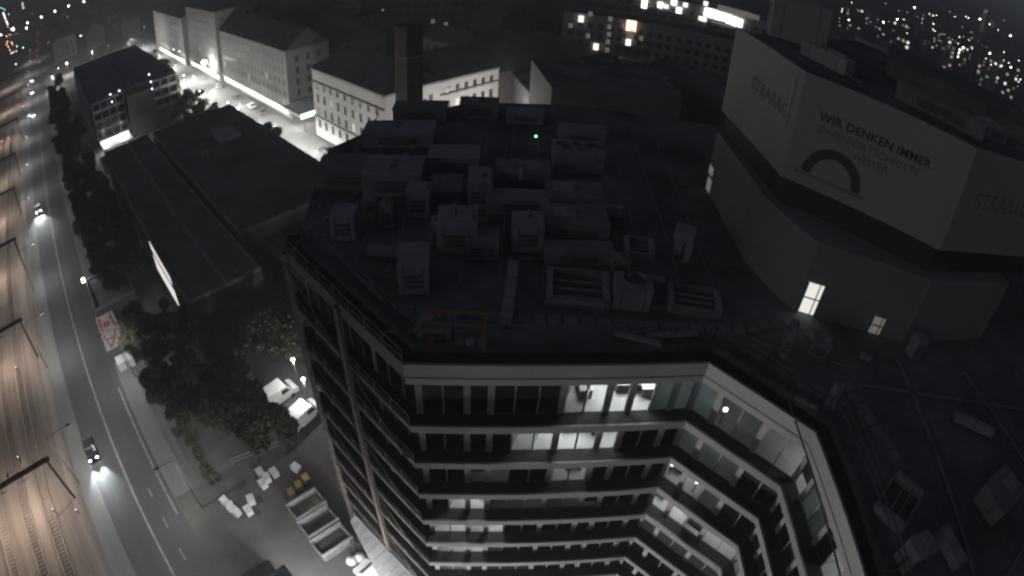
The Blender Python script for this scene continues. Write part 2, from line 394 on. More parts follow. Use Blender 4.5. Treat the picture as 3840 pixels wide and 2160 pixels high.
# glazing
def seg(k): return GL[k], GL[k + 1]
def strip_wall(p, q, z0, z1, t=0.0):
    e = (q - p).normalized(); n = Vector((-e.y, e.x, 0))
    return MB().quad(p + ZV * z0 + n * t, q + ZV * z0 + n * t, q + ZV * z1 + n * t, p + ZV * z1 + n * t)
SEGS = {2: (12, (2, 3, 6, 8, 9, 11)), 3: (5, (1, 3)), 4: (6, (1, 3, 5)), 5: (8, (2, 5)), 1: (9, (3, 6))}
rnd = random.Random(3)
rooms = {  # (segment, floor): (from, to, lamp) along the segment
 (2, 0): [(.0, .5, None), (.5, .583, 'ceiling_lamp_mid'), (.583, .835, 'ceiling_lamp'), (.835, 1., 'ceiling_lamp_teal')],
 (2, 1): [(.0, .333, None), (.333, .417, 'ceiling_lamp_mid'), (.417, .75, 'ceiling_lamp'), (.75, 1., None)],
 (2, 2): [(.0, .167, None), (.167, .333, 'ceiling_lamp_dim'), (.333, .5, None), (.5, .667, 'ceiling_lamp_mid'), (.667, 1., None)],
 (2, 3): [(.0, .083, None), (.083, .25, 'ceiling_lamp'), (.25, .5, 'ceiling_lamp_dim'), (.5, .75, 'ceiling_lamp_dim'), (.75, 1., None)],
 (2, 4): [(.0, .167, 'ceiling_lamp'), (.167, .333, 'ceiling_lamp'), (.333, 1., None)],
 (2, 5): [(.0, .25, 'ceiling_lamp'), (.25, .333, 'ceiling_lamp_dim'), (.333, 1., None)],
 (2, 6): [(.0, .167, 'ceiling_lamp_mid'), (.167, .5, 'ceiling_lamp_dim'), (.5, 1., None)],
 (3, 0): [(.0, .2, 'ceiling_lamp_teal'), (.2, .6, 'ceiling_lamp_dim'), (.6, 1., 'ceiling_lamp_dim')],
 (3, 1): [(.0, .6, 'ceiling_lamp_dim'), (.6, 1., None)],
 (3, 2): [(.0, .4, 'ceiling_lamp_mid'), (.4, .6, 'ceiling_lamp_dim'), (.6, 1., None)],
 (3, 3): [(.0, .2, 'ceiling_lamp'), (.2, .4, 'ceiling_lamp'), (.4, 1., 'ceiling_lamp_mid')],
 (3, 4): [(.0, 1., 'ceiling_lamp_dim')],
 (4, 0): [(.0, .167, 'ceiling_lamp_mid'), (.167, .333, 'ceiling_lamp_teal'), (.333, .5, 'ceiling_lamp_dim'), (.5, .667, None), (.667, 1., 'ceiling_lamp_mid')],
}
def inner(k, t, d):                                           # point at fraction t of segment k, d behind the glass
    a, b = GL[k], GL[k + 1]; a2, b2 = offset(FAC, 1.1 + d)[k], offset(FAC, 1.1 + d)[k + 1]
    return a2.lerp(b2, t)
for k, (n, pil) in SEGS.items():
    a, b = seg(k); e = (b - a).normalized(); nn = Vector((-e.y, e.x, 0)); L = (b - a).length
    floors = range(8) if k in (2, 3) else range(7)
    for f in floors:
        z0 = LEV[f]; z1 = z0 + 3.06 if f else 33.15
        bot = LEV[f]
        for q in range(n):
            p0 = a + e * (L * q / n); p1 = a + e * (L * (q + 1) / n)
            MB().quad(p0 + ZV * (bot + .02), p1 + ZV * (bot + .02), p1 + ZV * z1, p0 + ZV * z1).build('window_pane', 'glass', OB)
            lit_here = any(t0 - .01 <= (q + .5) / n <= t1 + .01 and lm == 'ceiling_lamp' for (t0, t1, lm) in rooms.get((k, f), []))
            if rnd.random() < .42 and not lit_here:
                dz = rnd.choice((.5, .9, 1.3, 2.0, 2.6)); bl = MB()
                bl.quad(p0 + e * .08 + nn * .10 + ZV * (z1 - dz), p1 - e * .08 + nn * .10 + ZV * (z1 - dz), p1 - e * .08 + nn * .10 + ZV * z1, p0 + e * .08 + nn * .10 + ZV * z1).build('blind', rnd.choice(('blind_grey', 'blind_grey', 'blind_teal')), OB)
            wide = q in pil or q == 0
            hw = 0.19 if wide else 0.045
            c = p0 - nn * (0.03 if wide else 0.01)
            MB().box(c + ZV * ((bot + z1) / 2), e * hw, nn * (0.10 if wide else 0.06), ZV * ((z1 - bot) / 2)).build('pillar' if wide else 'mullion', 'pillar', OB)
        for (t0, t1, lm) in rooms.get((k, f), [(0, 1, None)]):
            if t0 > 0: MB().quad(inner(k, t0, .12) + ZV * z0, inner(k, t0, 5.25) + ZV * z0, inner(k, t0, 5.25) + ZV * z1, inner(k, t0, .12) + ZV * z1).build('partition', 'interior_wall', OB)
            if lm:
                w = (t1 - t0) * L; cnt = max(1, int(round(w / 2.6)))
                for q in range(cnt):
                    t = t0 + (t1 - t0) * (q + .5) / cnt
                    c = inner(k, t, 2.1) + ZV * (z0 + 2.85)
                    MB().box(c, e * 0.30, nn * 0.75, ZV * 0.02).build('ceiling_light', lm, OB)
for k in (2, 3):                                              # closed ends of the glazed strips
    for f in range(8):
        z0 = LEV[f]; z1 = z0 + 3.06 if f else 33.15
        MB().quad(GL[k] + ZV * z0, IN[k] + ZV * z0, IN[k] + ZV * z1, GL[k] + ZV * z1).build('partition', 'interior_wall', OB)
for f in range(5):                                            # little bracket lamps under the slab edges
    z = (33.1 if f == 0 else LEV[f - 1] - 0.52)
    for q in range(11):
        c = Vector((FAC[2][0], FAC[2][1], 0)).lerp(Vector((FAC[3][0], FAC[3][1], 0)), (q + .5) / 11) + Vector((-.09, 1, 0)) * 0.25 + ZV * (z - 0.06)
        MB().box(c, XV * 0.14, YV * 0.05, ZV * 0.05).build('bracket', 'white_paint' if q % 2 else 'dark_steel', OB)
# side gallery: columns, railings
BA, AA = Vector((-14.6, 29.3, 0)), Vector((-5.0, 20.1, 0))
for t in (0.0, 0.52):
    p = BA.lerp(AA, t) - Vector((.69, .72, 0)) * 0.10
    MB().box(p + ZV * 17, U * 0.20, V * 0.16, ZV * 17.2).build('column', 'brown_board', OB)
m = MB()
for z in [34.5] + LEV:
    for h in (0.55, 1.05): m.bar(BA - V * .05 + ZV * (z + h), AA - V * .05 + ZV * (z + h), 0.06)
    for q in range(9):
        p = BA.lerp(AA, q / 8) - V * .05; m.bar(p + ZV * z, p + ZV * (z + 1.05), 0.05)
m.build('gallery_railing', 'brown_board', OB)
m = MB()
for f, z in enumerate(LEV):
    if f % 2 == 0: m.bar(BA.lerp(AA, .52) - V * .12 + ZV * z, BA.lerp(AA, .02) - V * .12 + ZV * (z + 3.4), 0.09)
    else: m.bar(BA.lerp(AA, .96) - V * .12 + ZV * z, BA.lerp(AA, .54) - V * .12 + ZV * (z + 3.4), 0.09)
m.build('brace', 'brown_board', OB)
# desks seen through the glass of the lit rooms
dk = thing('office_desk', 'pale desk standing in a lit office behind the glass', 'desk', (0, 0, 0), 'desks in the lit offices')
MB().bx(-.8, .8, -.4, .4, .70, .74).build('desk_top', 'white_paint', dk)
for sx in (-.74, .74): MB().bx(sx - .03, sx + .03, -.36, .36, 0, .70).build('leg', 'grey_steel', dk)
MB().bx(-.25, .25, .1, .14, .80, 1.15).build('monitor', 'plant_dark', dk)
spots = [(2, .55, 0), (2, .72, 0), (2, .79, 0), (2, .55, 1), (2, .63, 1), (2, .71, 1), (2, .57, 2), (2, .13, 3), (2, .20, 3), (2, .06, 4), (2, .22, 4), (2, .10, 5), (3, .1, 3), (3, .32, 3), (3, .15, 2)]
for i, (k, t, f) in enumerate(spots):
    p = inner(k, t, 1.75) + ZV * LEV[f]; e = (GL[k + 1] - GL[k]).normalized()
    r = math.atan2(e.y, e.x) + (0 if i % 2 else R(90))
    o = dk if i == 0 else dup(dk, p, r)
    o.location = p; o.rotation_euler = (0, 0, r)
# unseen lamps added in the court to brighten the facade
def court_fill_lamp(p, label, en, col=(1, .97, .94)):
    t = thing('added_court_lamp', label, 'lamp', p, 'lamps added in the court')
    MB().tube(p, p + ZV * 4.0, 0.07).build('pole', 'dark_steel', t)
    MB().ball(p + ZV * 4.25, .25, .25, .25).build('lamp_globe', 'lamp_white', t)
    lamp('POINT', 'court_fill_light', p + ZV * 4.85, en, col, t, 0.25)
court_fill_lamp(Vector((2, 6, 0)), 'unseen globe lamp added in the paved court to light the galleries', 1500)
court_fill_lamp(Vector((9.5, 2, 0)), 'unseen globe lamp added in the paved court to light the galleries', 1500)

# ------------------------------------------------------------------ rooftop block with the slogan
Q = [Vector(p) for p in ((15.1, 42.1, 0), (15.95, 31.0, 0), (25.3, 24.45, 0), (38.5, 25.9, 0), (52, 40, 0), (34, 56, 0))]
PB = thing('rooftop_block', 'tall many-sided rooftop block with slogan walls and a dark ribbon band', 'building', (26, 35, 34.4))
xy = lambda ps: [(p.x, p.y) for p in ps]
def inset(ps, d):
    c = sum(ps, Vector()) / len(ps); return [p + (c - p).normalized() * d for p in ps]
LQ = [Q[0], Vector((15.5, 31.6, 0)), Vector((16.4, 28.7, 0)), Vector((17.5, 26.6, 0)), Vector((25.4, 23.9, 0)), Vector((34.8, 24.7, 0)), Vector((36, 40, 0)), Q[5]]
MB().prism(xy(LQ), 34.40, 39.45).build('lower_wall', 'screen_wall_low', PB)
MB().prism(xy(inset(Q, .55)), 39.45, 41.3).build('ribbon_band', 'ribbon', PB)
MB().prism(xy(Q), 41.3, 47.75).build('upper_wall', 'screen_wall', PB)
MB().prism(xy(inset(Q, .5)), 47.752, 47.80).build('roof', 'roof_dark', PB)
for k in range(5):
    a, b = Q[k], Q[k + 1]; e = (b - a).normalized(); n = Vector((-e.y, e.x, 0)) * (1 if (b - a).cross(sum(Q, Vector()) / 6 - a).z > 0 else -1)
    MB().box((a + b) / 2 + n * .12 + ZV * 47.98, e * ((b - a).length / 2), n * .12, ZV * .225).build('parapet', 'screen_wall', PB)
def wall_frame(a, b):                                          # outward frame of the wall a->b
    e = (b - a).normalized(); n = Vector((e.y, -e.x, 0))
    if n.dot(a) > 0: n = -n
    return e, n
def text(s, a, e, n, z, h, m, parent, name, off=0.02, bold=0.0):
    cu = bpy.data.curves.new(name, 'FONT'); cu.body = s; cu.size = h / 0.72; cu.extrude = 0.01; cu.offset = bold; cu.space_character = 1.04
    ob = bpy.data.objects.new(name, cu); COL.objects.link(ob)
    dg = bpy.context.evaluated_depsgraph_get(); me = bpy.data.meshes.new_from_object(ob.evaluated_get(dg)); bpy.data.objects.remove(ob)
    o = ORG[parent.name]; M = Matrix((e, ZV, -e.cross(ZV) if e.cross(ZV).dot(n) < 0 else e.cross(ZV))).transposed().to_4x4()
    base = a + n * off + ZV * z - o
    me.transform(Matrix.Translation(base) @ M)
    par = list(range(len(me.vertices)))                        # one part for each letter
    def root(i):
        while par[i] != i: par[i] = par[par[i]]; i = par[i]
        return i
    for ed in me.edges:
        r0, r1 = root(ed.vertices[0]), root(ed.vertices[1])
        if r0 != r1: par[r0] = r1
    sets = {}
    for pl_ in me.polygons: sets.setdefault(root(pl_.vertices[0]), []).append(pl_)
    for ps in sets.values():
        ids = sorted({i for pl_ in ps for i in pl_.vertices}); mp = {i: k for k, i in enumerate(ids)}
        nm = bpy.data.meshes.new('letter'); nm.from_pydata([me.vertices[i].co[:] for i in ids], [], [[mp[i] for i in pl_.vertices] for pl_ in ps]); nm.materials.append(MATS[m])
        place('letter', nm, parent)
e2, n2 = wall_frame(Q[1], Q[2]); e1, n1 = wall_frame(Q[0], Q[1]); e3, n3 = wall_frame(Q[2], Q[3])
text('WIR DENKEN IMMER', Q[1] + e2 * 1.40, e2, n2, 45.72, 0.56, 'ink', PB, 'lettering', bold=0.02)
text('ZWEI FORTSCHRITTE', Q[1] + e2 * 1.45, e2, n2, 44.93, 0.50, 'red_ink', PB, 'lettering', bold=0.01)
text('WEITER', Q[1] + e2 * 3.95, e2, n2, 44.2, 0.50, 'red_ink', PB, 'lettering', bold=0.01)
text('STRABAG', Q[2] + e3 * 1.65, e3, n3, 44.45, 1.15, 'red_ink', PB, 'lettering', bold=0.01)
text('STRABAG', Q[0] + e1 * 4.3, e1, n1, 44.75, 0.95, 'red_ink', PB, 'lettering', bold=0.01)
m = MB(); ac = Q[1] + e2 * 3.13 + n2 * 0.02 + ZV * 42.25                         # the printed arch
def pa(r, t): return ac + e2 * (r * math.cos(t)) + ZV * (r * 1.02 * math.sin(t))
for k in range(20):
    t0, t1 = math.pi * k / 20, math.pi * (k + 1) / 20
    m.quad(pa(1.38, t0), pa(2.0, t0), pa(2.0, t1), pa(1.38, t1))
m.build('arch_print', 'ink', PB)
MB().box(Q[1] + e2 * 3.1 + n2 * .015 + ZV * 42.10, e2 * 2.4, n2 * .012, ZV * .10).build('arch_base_print', 'slab_edge', PB)
MB().bar(Q[0] + e1 * 10.2 + n1 * .08 + ZV * 44.2, Q[0] + e1 * 10.2 + n1 * .08 + ZV * 47.6, .09).build('corner_glint', 'white_paint', PB)  # pale bar standing in for the light reflection near the wall corner
def opening(t, w, z0, z1, mname, label, bars=True):
    e2, n2 = wall_frame(LQ[3], LQ[4]); c = LQ[3] + e2 * t
    o = MB().box(c + n2 * .02 + ZV * ((z0 + z1) / 2), e2 * (w / 2), n2 * .03, ZV * ((z1 - z0) / 2)).build('lit_door', mname, PB, label=label)
    MB().box(c + n2 * .05 + ZV * (z0 + (z1 - z0) * .52), e2 * (w / 2 + .05), n2 * .04, ZV * .04).build('transom', 'grey_steel', o)
    for s in (-1, .45, 1): MB().box(c + e2 * (s * (w / 2)) + n2 * .05 + ZV * ((z0 + z1) / 2), e2 * .035, n2 * .04, ZV * ((z1 - z0) / 2)).build('jamb', 'grey_steel', o)
    return c
c = opening(0.85, 1.12, 34.50, 36.7, 'lit_window', 'brightly lit glazed door')
opening(5.95, .95, 34.50, 35.75, 'dim_glow', 'dimly lit door')
for t, z0, z1 in ((.55, 35.9, 36.6), (.75, 34.5, 35.6)):
    c = Q[0] + e1 * t
    MB().box(c + n1 * .03 + ZV * ((z0 + z1) / 2), e1 * .45, n1 * .03, ZV * ((z1 - z0) / 2)).build('lit_window', 'dim_glow', PB)
# plant on that block's roof
def plant_box(name, label, cat, c, ex, ey, h, m, louvre=True, group=None):
    t = thing(name, label, cat, c, group)
    MB().box(c + ZV * (h / 2 + .12), ex, ey, ZV * (h / 2)).build('casing', m, t)
    MB().box(c + ZV * .06, ex * .94, ey * .92, ZV * .06).build('base_frame', 'plant_dark', t)
    MB().box(c + ZV * (h + .15), ex * 1.03, ey * 1.04, ZV * .035).build('roof_lip', m, t)
    f = -1 if (c - ey).length < (c + ey).length else 1
    en = ey.normalized() * f; fc = c + ey * f
    if louvre:
        for q in range(3):
            MB().box(fc + en * .02 + ZV * (.12 + h * (.30 + .18 * q)), ex * .55, en * .02, ZV * (h * .06)).build('louvre', 'plant_dark', t)
    for s in (-.62, .62):
        MB().box(fc + ex * s + en * .012 + ZV * (h / 2 + .12), ex.normalized() * .015, en * .012, ZV * (h / 2 * .96)).build('panel_joint', 'plant_dark', t)
    pr = random.Random(int(abs(c.x * 37 + c.y * 91)))
    if h > .6 and ex.length < 3.2:
        q = c + ex * pr.uniform(-.5, .5) + ey * pr.uniform(-.4, .4) + ZV * (h + .18)
        if pr.random() < .6: MB().tube(q, q + ZV * pr.uniform(.25, .7), .11).tube(q + ZV * .2, q + ZV * .26, .17).build('stub_vent', 'plant_casing_dull', t)
        if pr.random() < .6: q2 = c + ex * pr.choice((-.4, .4)) + ZV * (h + .28); MB().box(q2, ex * .35, ey * .45, ZV * .10).build('hatch', 'plant_casing', t)
        if pr.random() < .7:
            sd = pr.choice((-1, 1)); a_ = c + ex * (sd * 1.0) + ex.normalized() * (sd * .10) + en * ey.length * .3; MB().tube(a_ + ZV * .15, a_ + ZV * h * .8, .06).tube(a_ + ZV * .15, a_ + ZV * .15 + ex.normalized() * (sd * pr.uniform(.6, 1.8)), .06).build('pipe', 'plant_casing_dull', t)
    return t
RQ = 47.8
plant_box('lift_housing', 'tall pale lift housing on top of the slogan block', 'lift housing', Vector((21.0, 44.0, RQ)), Vector((2.3, -.6, 0)), Vector((.5, 1.6, 0)), 3.4, 'screen_wall', False)
plant_box('ventilation_duct', 'long sloping-looking pale duct box beside the lift housing', 'duct', Vector((20.2, 36.5, RQ)), Vector((.9, -1.9, 0)), Vector((.5, .25, 0)), 1.0, 'screen_wall', False)
plant_box('skylight_housing', 'long low pale skylight housing behind the slogan parapet', 'skylight', Vector((26.5, 30.2, RQ)), Vector((2.7, -2.1, 0)), Vector((.4, .5, 0)), 1.1, 'plant_casing_dull', True)
plant_box('ventilation_box', 'small pale ventilation box behind the parapet corner of the slogan block', 'ventilation unit', Vector((31.5, 29.6, RQ)), Vector((1.3, .1, 0)), Vector((-.1, .7, 0)), 1.0, 'plant_casing', True)
plant_box('roof_shed', 'broad dark roof shed on the rear of the slogan block', 'roof shed', Vector((36, 39, RQ)), Vector((6.0, -4.0, 0)), Vector((3.0, 4.2, 0)), 1.6, 'roof_dark', False)

# ------------------------------------------------------------------ plant on the office roof
RZ0 = 34.40
GRP = 'ventilation plant on the office roof'
def unit(px, py, w, d, h, style, label, yaw=4, name=None):
    p = at(px, py, RZ0); c, s = math.cos(R(yaw)), math.sin(R(yaw)); h = h * (.62 if py < 330 else .8 if h > .7 else 1)
    ex = Vector((c, s, 0)) * (w / 2); ey = Vector((-s, c, 0)) * (d / 2); p = p + ey
    if style in ('box', 'dull'):
        return plant_box(name or 'air_handling_unit', label, 'ventilation unit', p, ex, ey, h, 'plant_casing' if style == 'box' else 'plant_casing_dull', True, GRP)
    if style == 'fan':
        t = plant_box(name or 'condenser_unit', label, 'ventilation unit', p, ex, ey, h, 'plant_casing', False, GRP)
        n = max(1, int(w / 1.3))
        for q in range(n):
            cc = p + ex * ((q + .5) / n * 2 - 1) + ZV * (h + .2)
            r = MB().tube(cc, cc + ZV * .25, min(w / n, d) * .4, n=14, cap=False).build('fan_ring', 'plant_casing_dull', t)
            MB().tube(cc + ZV * .02, cc + ZV * .06, min(w / n, d) * .37, n=12).build('fan', 'plant_dark', t)
        return t
    if style == 'frame':
        t = thing(name or 'roof_light_frame', label, 'roof frame', p, GRP); th = .16
        MB().box(p + ZV * .1, ex * .9, ey * .9, ZV * .1).build('dark_opening', 'plant_dark', t)
        for sx in (-1, 1): MB().box(p + ex * sx + ZV * (h / 2), ex.normalized() * th, ey, ZV * (h / 2)).build('side_frame', 'plant_casing', t)
        for sy in (-1, 1): MB().box(p + ey * sy + ZV * (h / 2), ex * .95, ey.normalized() * .08, ZV * (h / 2 * .9)).build('end_frame', 'plant_casing_dull', t)
        for q in (-.35, .2): MB().bar(p - ex * .95 + ey * q + ZV * h * .8, p + ex * .95 + ey * q + ZV * h * .8, .10).build('cross_bar', 'plant_casing_dull', t)
        return t
    if style == 'duct':
        t = thing(name or 'roof_duct', label, 'duct', p, GRP)
        MB().box(p + ZV * (h / 2 + .3), ex, ey, ZV * (h / 2)).build('duct', 'plant_casing', t)
        n = max(2, int(max(w, d) / 1.5)); lx = ex if w > d else ey
        for q in range(n + 1):
            cc = p + lx * (q / n * 2 - 1) * .97 + ZV * (h / 2 + .3)
            MB().box(cc, (ex * 1.06 if w <= d else ex.normalized() * .04), (ey * 1.06 if w > d else ey.normalized() * .04), ZV * (h / 2 + .04)).build('flange', 'plant_casing_dull', t)
            MB().box(cc - ZV * (h / 2 + .15), XV * .05, YV * .05, ZV * .15).build('foot', 'dark_steel', t)
        return t
    if style == 'elbow':
        t = thing(name or 'bent_duct', label, 'duct', p, GRP)
        MB().box(p + ZV * (h * .5), ex * .45 , ey * .35, ZV * (h * .5)).build('riser', 'plant_casing', t)
        MB().box(p + ex * .35 - ey * .3 + ZV * (h + .2), ex, ey * .8, ZV * .3).build('elbow', 'plant_casing', t)
        MB().box(p + ex * 1.1 - ey * .9 + ZV * (h * .55), ex * .35, ey * .35, ZV * (h * .5)).build('outlet', 'plant_casing', t)
        return t
U_ = unit
U_(1055, 310, 5.0, 2.5, 2.0, 'dull', 'wide dull grey ventilation unit by the rear roof edge facing the lit street')
U_(1000, 375, 6.0, 3.0, 1.6, 'box', 'broad low pale air handling unit near the roof corner above the bright street')
U_(1205, 302, 3.6, 2.4, 2.2, 'dull', 'tall dull grey roof unit in the rearmost row of plant')
U_(1320, 315, 3.4, 2.0, 1.5, 'box', 'small pale roof unit in the rearmost row of plant')
U_(1465, 365, 4.0, 2.2, 1.2, 'box', 'flat pale ventilation box near the green pilot lamp')
U_(1455, 440, 3.9, 2.8, 2.0, 'fan', 'large pale condenser with fans behind the twin wide units')
U_(1140, 445, 3.8, 2.4, 1.8, 'box', 'pale air handling unit with rounded-looking top in the second row')
U_(985, 500, 4.2, 3.2, 2.2, 'box', 'big square air handling unit beside the dark panelled unit')
U_(868, 480, 4.5, 3.0, 1.8, 'dull', 'dark panelled roof unit at the roof corner over the street')
U_(1052, 552, 1.5, 1.6, 2.3, 'box', 'slim upright pale duct riser in the middle rows of plant')
U_(1120, 520, 2.2, 2.6, 1.3, 'dull', 'low dull box between the slim risers')
U_(1205, 530, 1.6, 2.6, 2.4, 'box', 'tall narrow pale ventilator next to the low dull box')
U_(1315, 488, 3.8, 2.4, 1.9, 'dull', 'wide dull unit with a stub pipe on its top')
U_(1300, 545, 4.2, 1.6, 1.4, 'box', 'wide flat pale unit in front of the stub-pipe unit')
U_(1325, 640, 1.9, 1.8, 2.3, 'box', 'upright pale box attached in front of the wide flat unit')
U_(1445, 545, 3.8, 2.4, 1.7, 'dull', 'wide dull twin unit further from the court')
U_(1450, 620, 4.0, 2.6, 1.8, 'dull', 'wide dull twin unit closer to the court')
U_(1455, 670, 4.2, 1.4, 1.0, 'dull', 'low dull plinth unit behind the open frame')
U_(865, 610, 1.6, 1.6, 2.2, 'box', 'single pale cabinet standing alone by the side parapet')
U_(972, 578, 0.9, 0.9, 1.9, 'dull', 'thin louvred cabinet standing alone on the roof')
U_(1148, 640, 2.4, 2.6, 2.2, 'box', 'tall pale block unit in the centre of the plant field')
U_(1100, 625, 0.9, 1.4, 1.7, 'dull', 'thin dull cabinet beside the tall pale block unit')
U_(1212, 660, 2.0, 1.8, 1.5, 'dull', 'squat dull unit next to the tall pale block unit')
U_(990, 656, 3.4, .5, .45, 'duct', 'straight pale duct lying across the open roof', 3)
U_(1042, 745, 1.7, 2.4, 2.3, 'box', 'upright pale unit at the end of the straight duct', 8)
U_(1272, 830, .6, 5.5, .4, 'duct', 'long dull duct running towards the court edge', -2)
U_(1452, 775, 3.2, 2.6, 1.0, 'frame', 'open pale roof frame with a loose bar before it', -2)
U_(1452, 778, 3.2, .14, .3, 'duct', 'thin pale bar lying before the open frame', -1)
U_(1585, 785, 2.1, 1.6, 1.7, 'fan', 'pale stepped cooling unit between two open frames', -3)
U_(1745, 795, 2.9, 2.1, .8, 'frame', 'tilted open pale roof frame near the slogan block', -8)
U_(1698, 650, 1.3, 1.6, 1.9, 'elbow', 'white bent duct rising by the slogan block', -20)
U_(1605, 660, 1.6, 1.8, 1.0, 'frame', 'small open frame beside the white bent duct', -5)
U_(1525, 553, 2.2, .6, .9, 'duct', 'pale duct lit by the small roof lamp', -8)
U_(1640, 720, 1.5, .4, .2, 'duct', 'short thin duct on the roof behind the cooling unit', -10)
U_(1600, 870, 2.6, .3, .2, 'duct', 'thin pipe tray lying near the court parapet', -18)
U_(1690, 860, 3.0, .3, .2, 'duct', 'thin pipe tray lying towards the chamfered court corner', 10)
U_(930, 545, 1.0, 1.0, 1.2, 'dull', 'small dull box near the roof corner over the street')
U_(1390, 600, 1.2, 2.4, 1.4, 'dull', 'narrow dull unit squeezed between the wide twin units and upright box')
U_(1090, 860, 1.8, 1.4, .8, 'dull', 'low dull box beside the orange rack')
U_(1560, 690, 1.1, 1.1, .9, 'dull', 'small square dull box behind the cooling unit')
U_(2050, 905, 1.2, 1.0, 1.4, 'dull', 'dull cabinet on the roof below the slogan block', -30)
U_(1965, 905, .5, 1.6, 2.0, 'box', 'thin pale mast box on the roof below the slogan block', -30)
U_(2300, 905, 1.0, .8, 1.8, 'box', 'small pale cabinet against the bluish wall of the slogan block', 4)
U_(2285, 1300, 2.6, 2.0, .7, 'frame', 'dark open frame on the roof beyond the court corner', 40)
U_(2290, 1440, 1.4, 1.2, 1.8, 'box', 'pale cabinet on the roof beyond the court corner', 10)
U_(2400, 1440, .8, 2.4, .6, 'duct', 'dull duct on the roof beyond the court corner', 15)
U_(2520, 1300, 3.0, 2.2, 1.5, 'dull', 'large dull unit at the roof side away from the court', 20)
U_(2440, 1090, 3.4, .5, .5, 'duct', 'dull duct crossing the roof before the bluish wall', -30)
U_(2080, 1035, .5, .5, 1.6, 'elbow', 'small pale gooseneck vent by the chamfered parapet', 10)
U_(2020, 1030, 1.4, .2, .2, 'duct', 'pale plank lying by the chamfered parapet', -35)
U_(2170, 915, .8, .3, .3, 'duct', 'short pale pipe before the dim door', -35)
# walkway slabs, cable trays, seams on the roof
me = MB().bx(-.38, .38, -.38, .38, 0, .05).mesh('walkway_slab'); me.materials.append(MATS['slab_concrete'])
wr = random.Random(4)
def walkway(p, q):
    n = int((q - p).length / .85)
    for i in range(n):
        o = place('walkway_slab', me, OB, p.lerp(q, (i + .5) / n) - ORG[OB.name] + Vector((wr.uniform(-.03, .03), wr.uniform(-.03, .03), 0))); o.rotation_euler = (0, 0, math.atan2(q.y - p.y, q.x - p.x) + wr.uniform(-.04, .04))
walkway(Vector((17.2, 25.4, 34.405)), Vector((12.6, 24.4, 34.405))); walkway(Vector((12.6, 24.4, 34.405)), Vector((-6, 24.3, 34.405))); walkway(Vector((17.8, 24.6, 34.405)), Vector((21, 12, 34.405)))
for i, (x0, y0, x1, y1) in enumerate(((20, 20, 36, 17), (22, 4, 36, 12), (24, 22, 22.5, 2), (30, 21, 33, 6), (-13, 33, -8.5, 46), (-7, 24.8, -11, 29), (3, 25.5, 12, 26))):
    m = MB(); a_, b_ = Vector((x0, y0, 34.40)), Vector((x1, y1, 34.40)); m.bar(a_ + ZV * .16, b_ + ZV * .16, .22, .07)
    k_ = int((b_ - a_).length / 2)
    o = m.build('cable_tray', 'plant_casing_dull', OB)
    for q in range(k_ + 1): MB().box(a_.lerp(b_, q / max(1, k_)) + ZV * .07, XV * .12, YV * .12, ZV * .06).build('tray_foot', 'slab_concrete', o)
for i in range(16):
    x = -14 + i * 2.2; y0 = 26 if x > -9 else 34
    MB().box((x, 40 if x < 14 else 12, 34.406), XV * .06, YV * (13 if x < 14 else 8), ZV * .006).build('roof_seam', 'plant_casing_dull', OB)
# orange rack
t = thing('pipe_rack', 'rusty orange steel rack standing on the office roof', 'rack', at(1150, 855, RZ0))
p = ORG[t.name]
for sx in (-1.5, -.1, 1.4): MB().bar(p + XV * sx, p + XV * sx + ZV * 1.9, .08).build('post', 'orange_steel', t)
for z, y in ((1.9, 0), (1.0, 0)): MB().bar(p + Vector((-1.7, y, z)), p + Vector((1.6, y, z)), .09).build('beam', 'orange_steel', t)
for i, (x, mm) in enumerate(((-1.3, 'red_paint'), (.2, 'plant_casing_dull'), (.7, 'plant_casing'), (1.3, 'plant_casing_dull'))):
    q = p + XV * x - YV * .5
    o = MB().box(q + ZV * .2, XV * .2, YV * .25, ZV * .2).box(q + ZV * .43, XV * .21, YV * .26, ZV * .03).build('storage_box', mm)
    tag(o, ['small reddish box on the roof before the orange rack', 'small dull box on the roof before the orange rack, next to the red one', 'small pale box on the roof before the orange rack', 'small dull box on the roof before the orange rack, outermost of the row'][i], 'box')
# stub pipe, pilot lamp, roof lamp
p = at(1312, 440, RZ0 + 2.2); o = MB().tube(p - ZV * .3, p + ZV * .9, .16).tube(p + ZV * .9, p + ZV * 1.0, .24).build('stub_pipe', 'plant_casing'); tag(o, 'short pale stub pipe on top of a wide roof unit', 'pipe')
p = at(1348, 344, RZ0 + .4); t = thing('pilot_lamp', 'tiny green pilot lamp glowing among the roof plant', 'lamp', p - ZV * .4)
MB().bx(p.x - .1, p.x + .1, p.y - .1, p.y + .1, RZ0, RZ0 + .36).build('housing', 'plant_dark', t); MB().ball(p + ZV * .05, .10, .10, .10).build('lens', 'lamp_green', t)
p = at(1510, 548, RZ0 + .9); t = thing('roof_lamp', 'small lit bulkhead lamp shining on a pale duct of the roof plant', 'lamp', p - ZV * .9)
MB().bar(p - ZV * .9, p, .07).build('post', 'dark_steel', t); MB().box(p + ZV * .05, XV * .16, YV * .1, ZV * .06).build('hood', 'dark_steel', t)
lamp('POINT', 'roof_light', p - Vector((0, .2, .15)), 2.0, (1, .9, .8), t, .1)
# lit lamps of the court facade
for k, tt, f, nm in ((3, .27, 0, 'bright spot lamp behind the top chamfer glass'), (3, .06, 2, 'bright square lamp at the chamfer corner of the third storey'), (3, .32, 2, 'bright square lamp in the middle of the third storey chamfer')):
    p = inner(k, tt, .35) + ZV * (LEV[f] + 1.2)
    t = thing('desk_lamp', nm, 'lamp', p - ZV * 1.2)
    MB().bar(p - ZV * 1.2, p, .06).build('stand', 'dark_steel', t); MB().box(p, XV * .11, YV * .08, ZV * .09).build('shade', 'lamp_far', t)

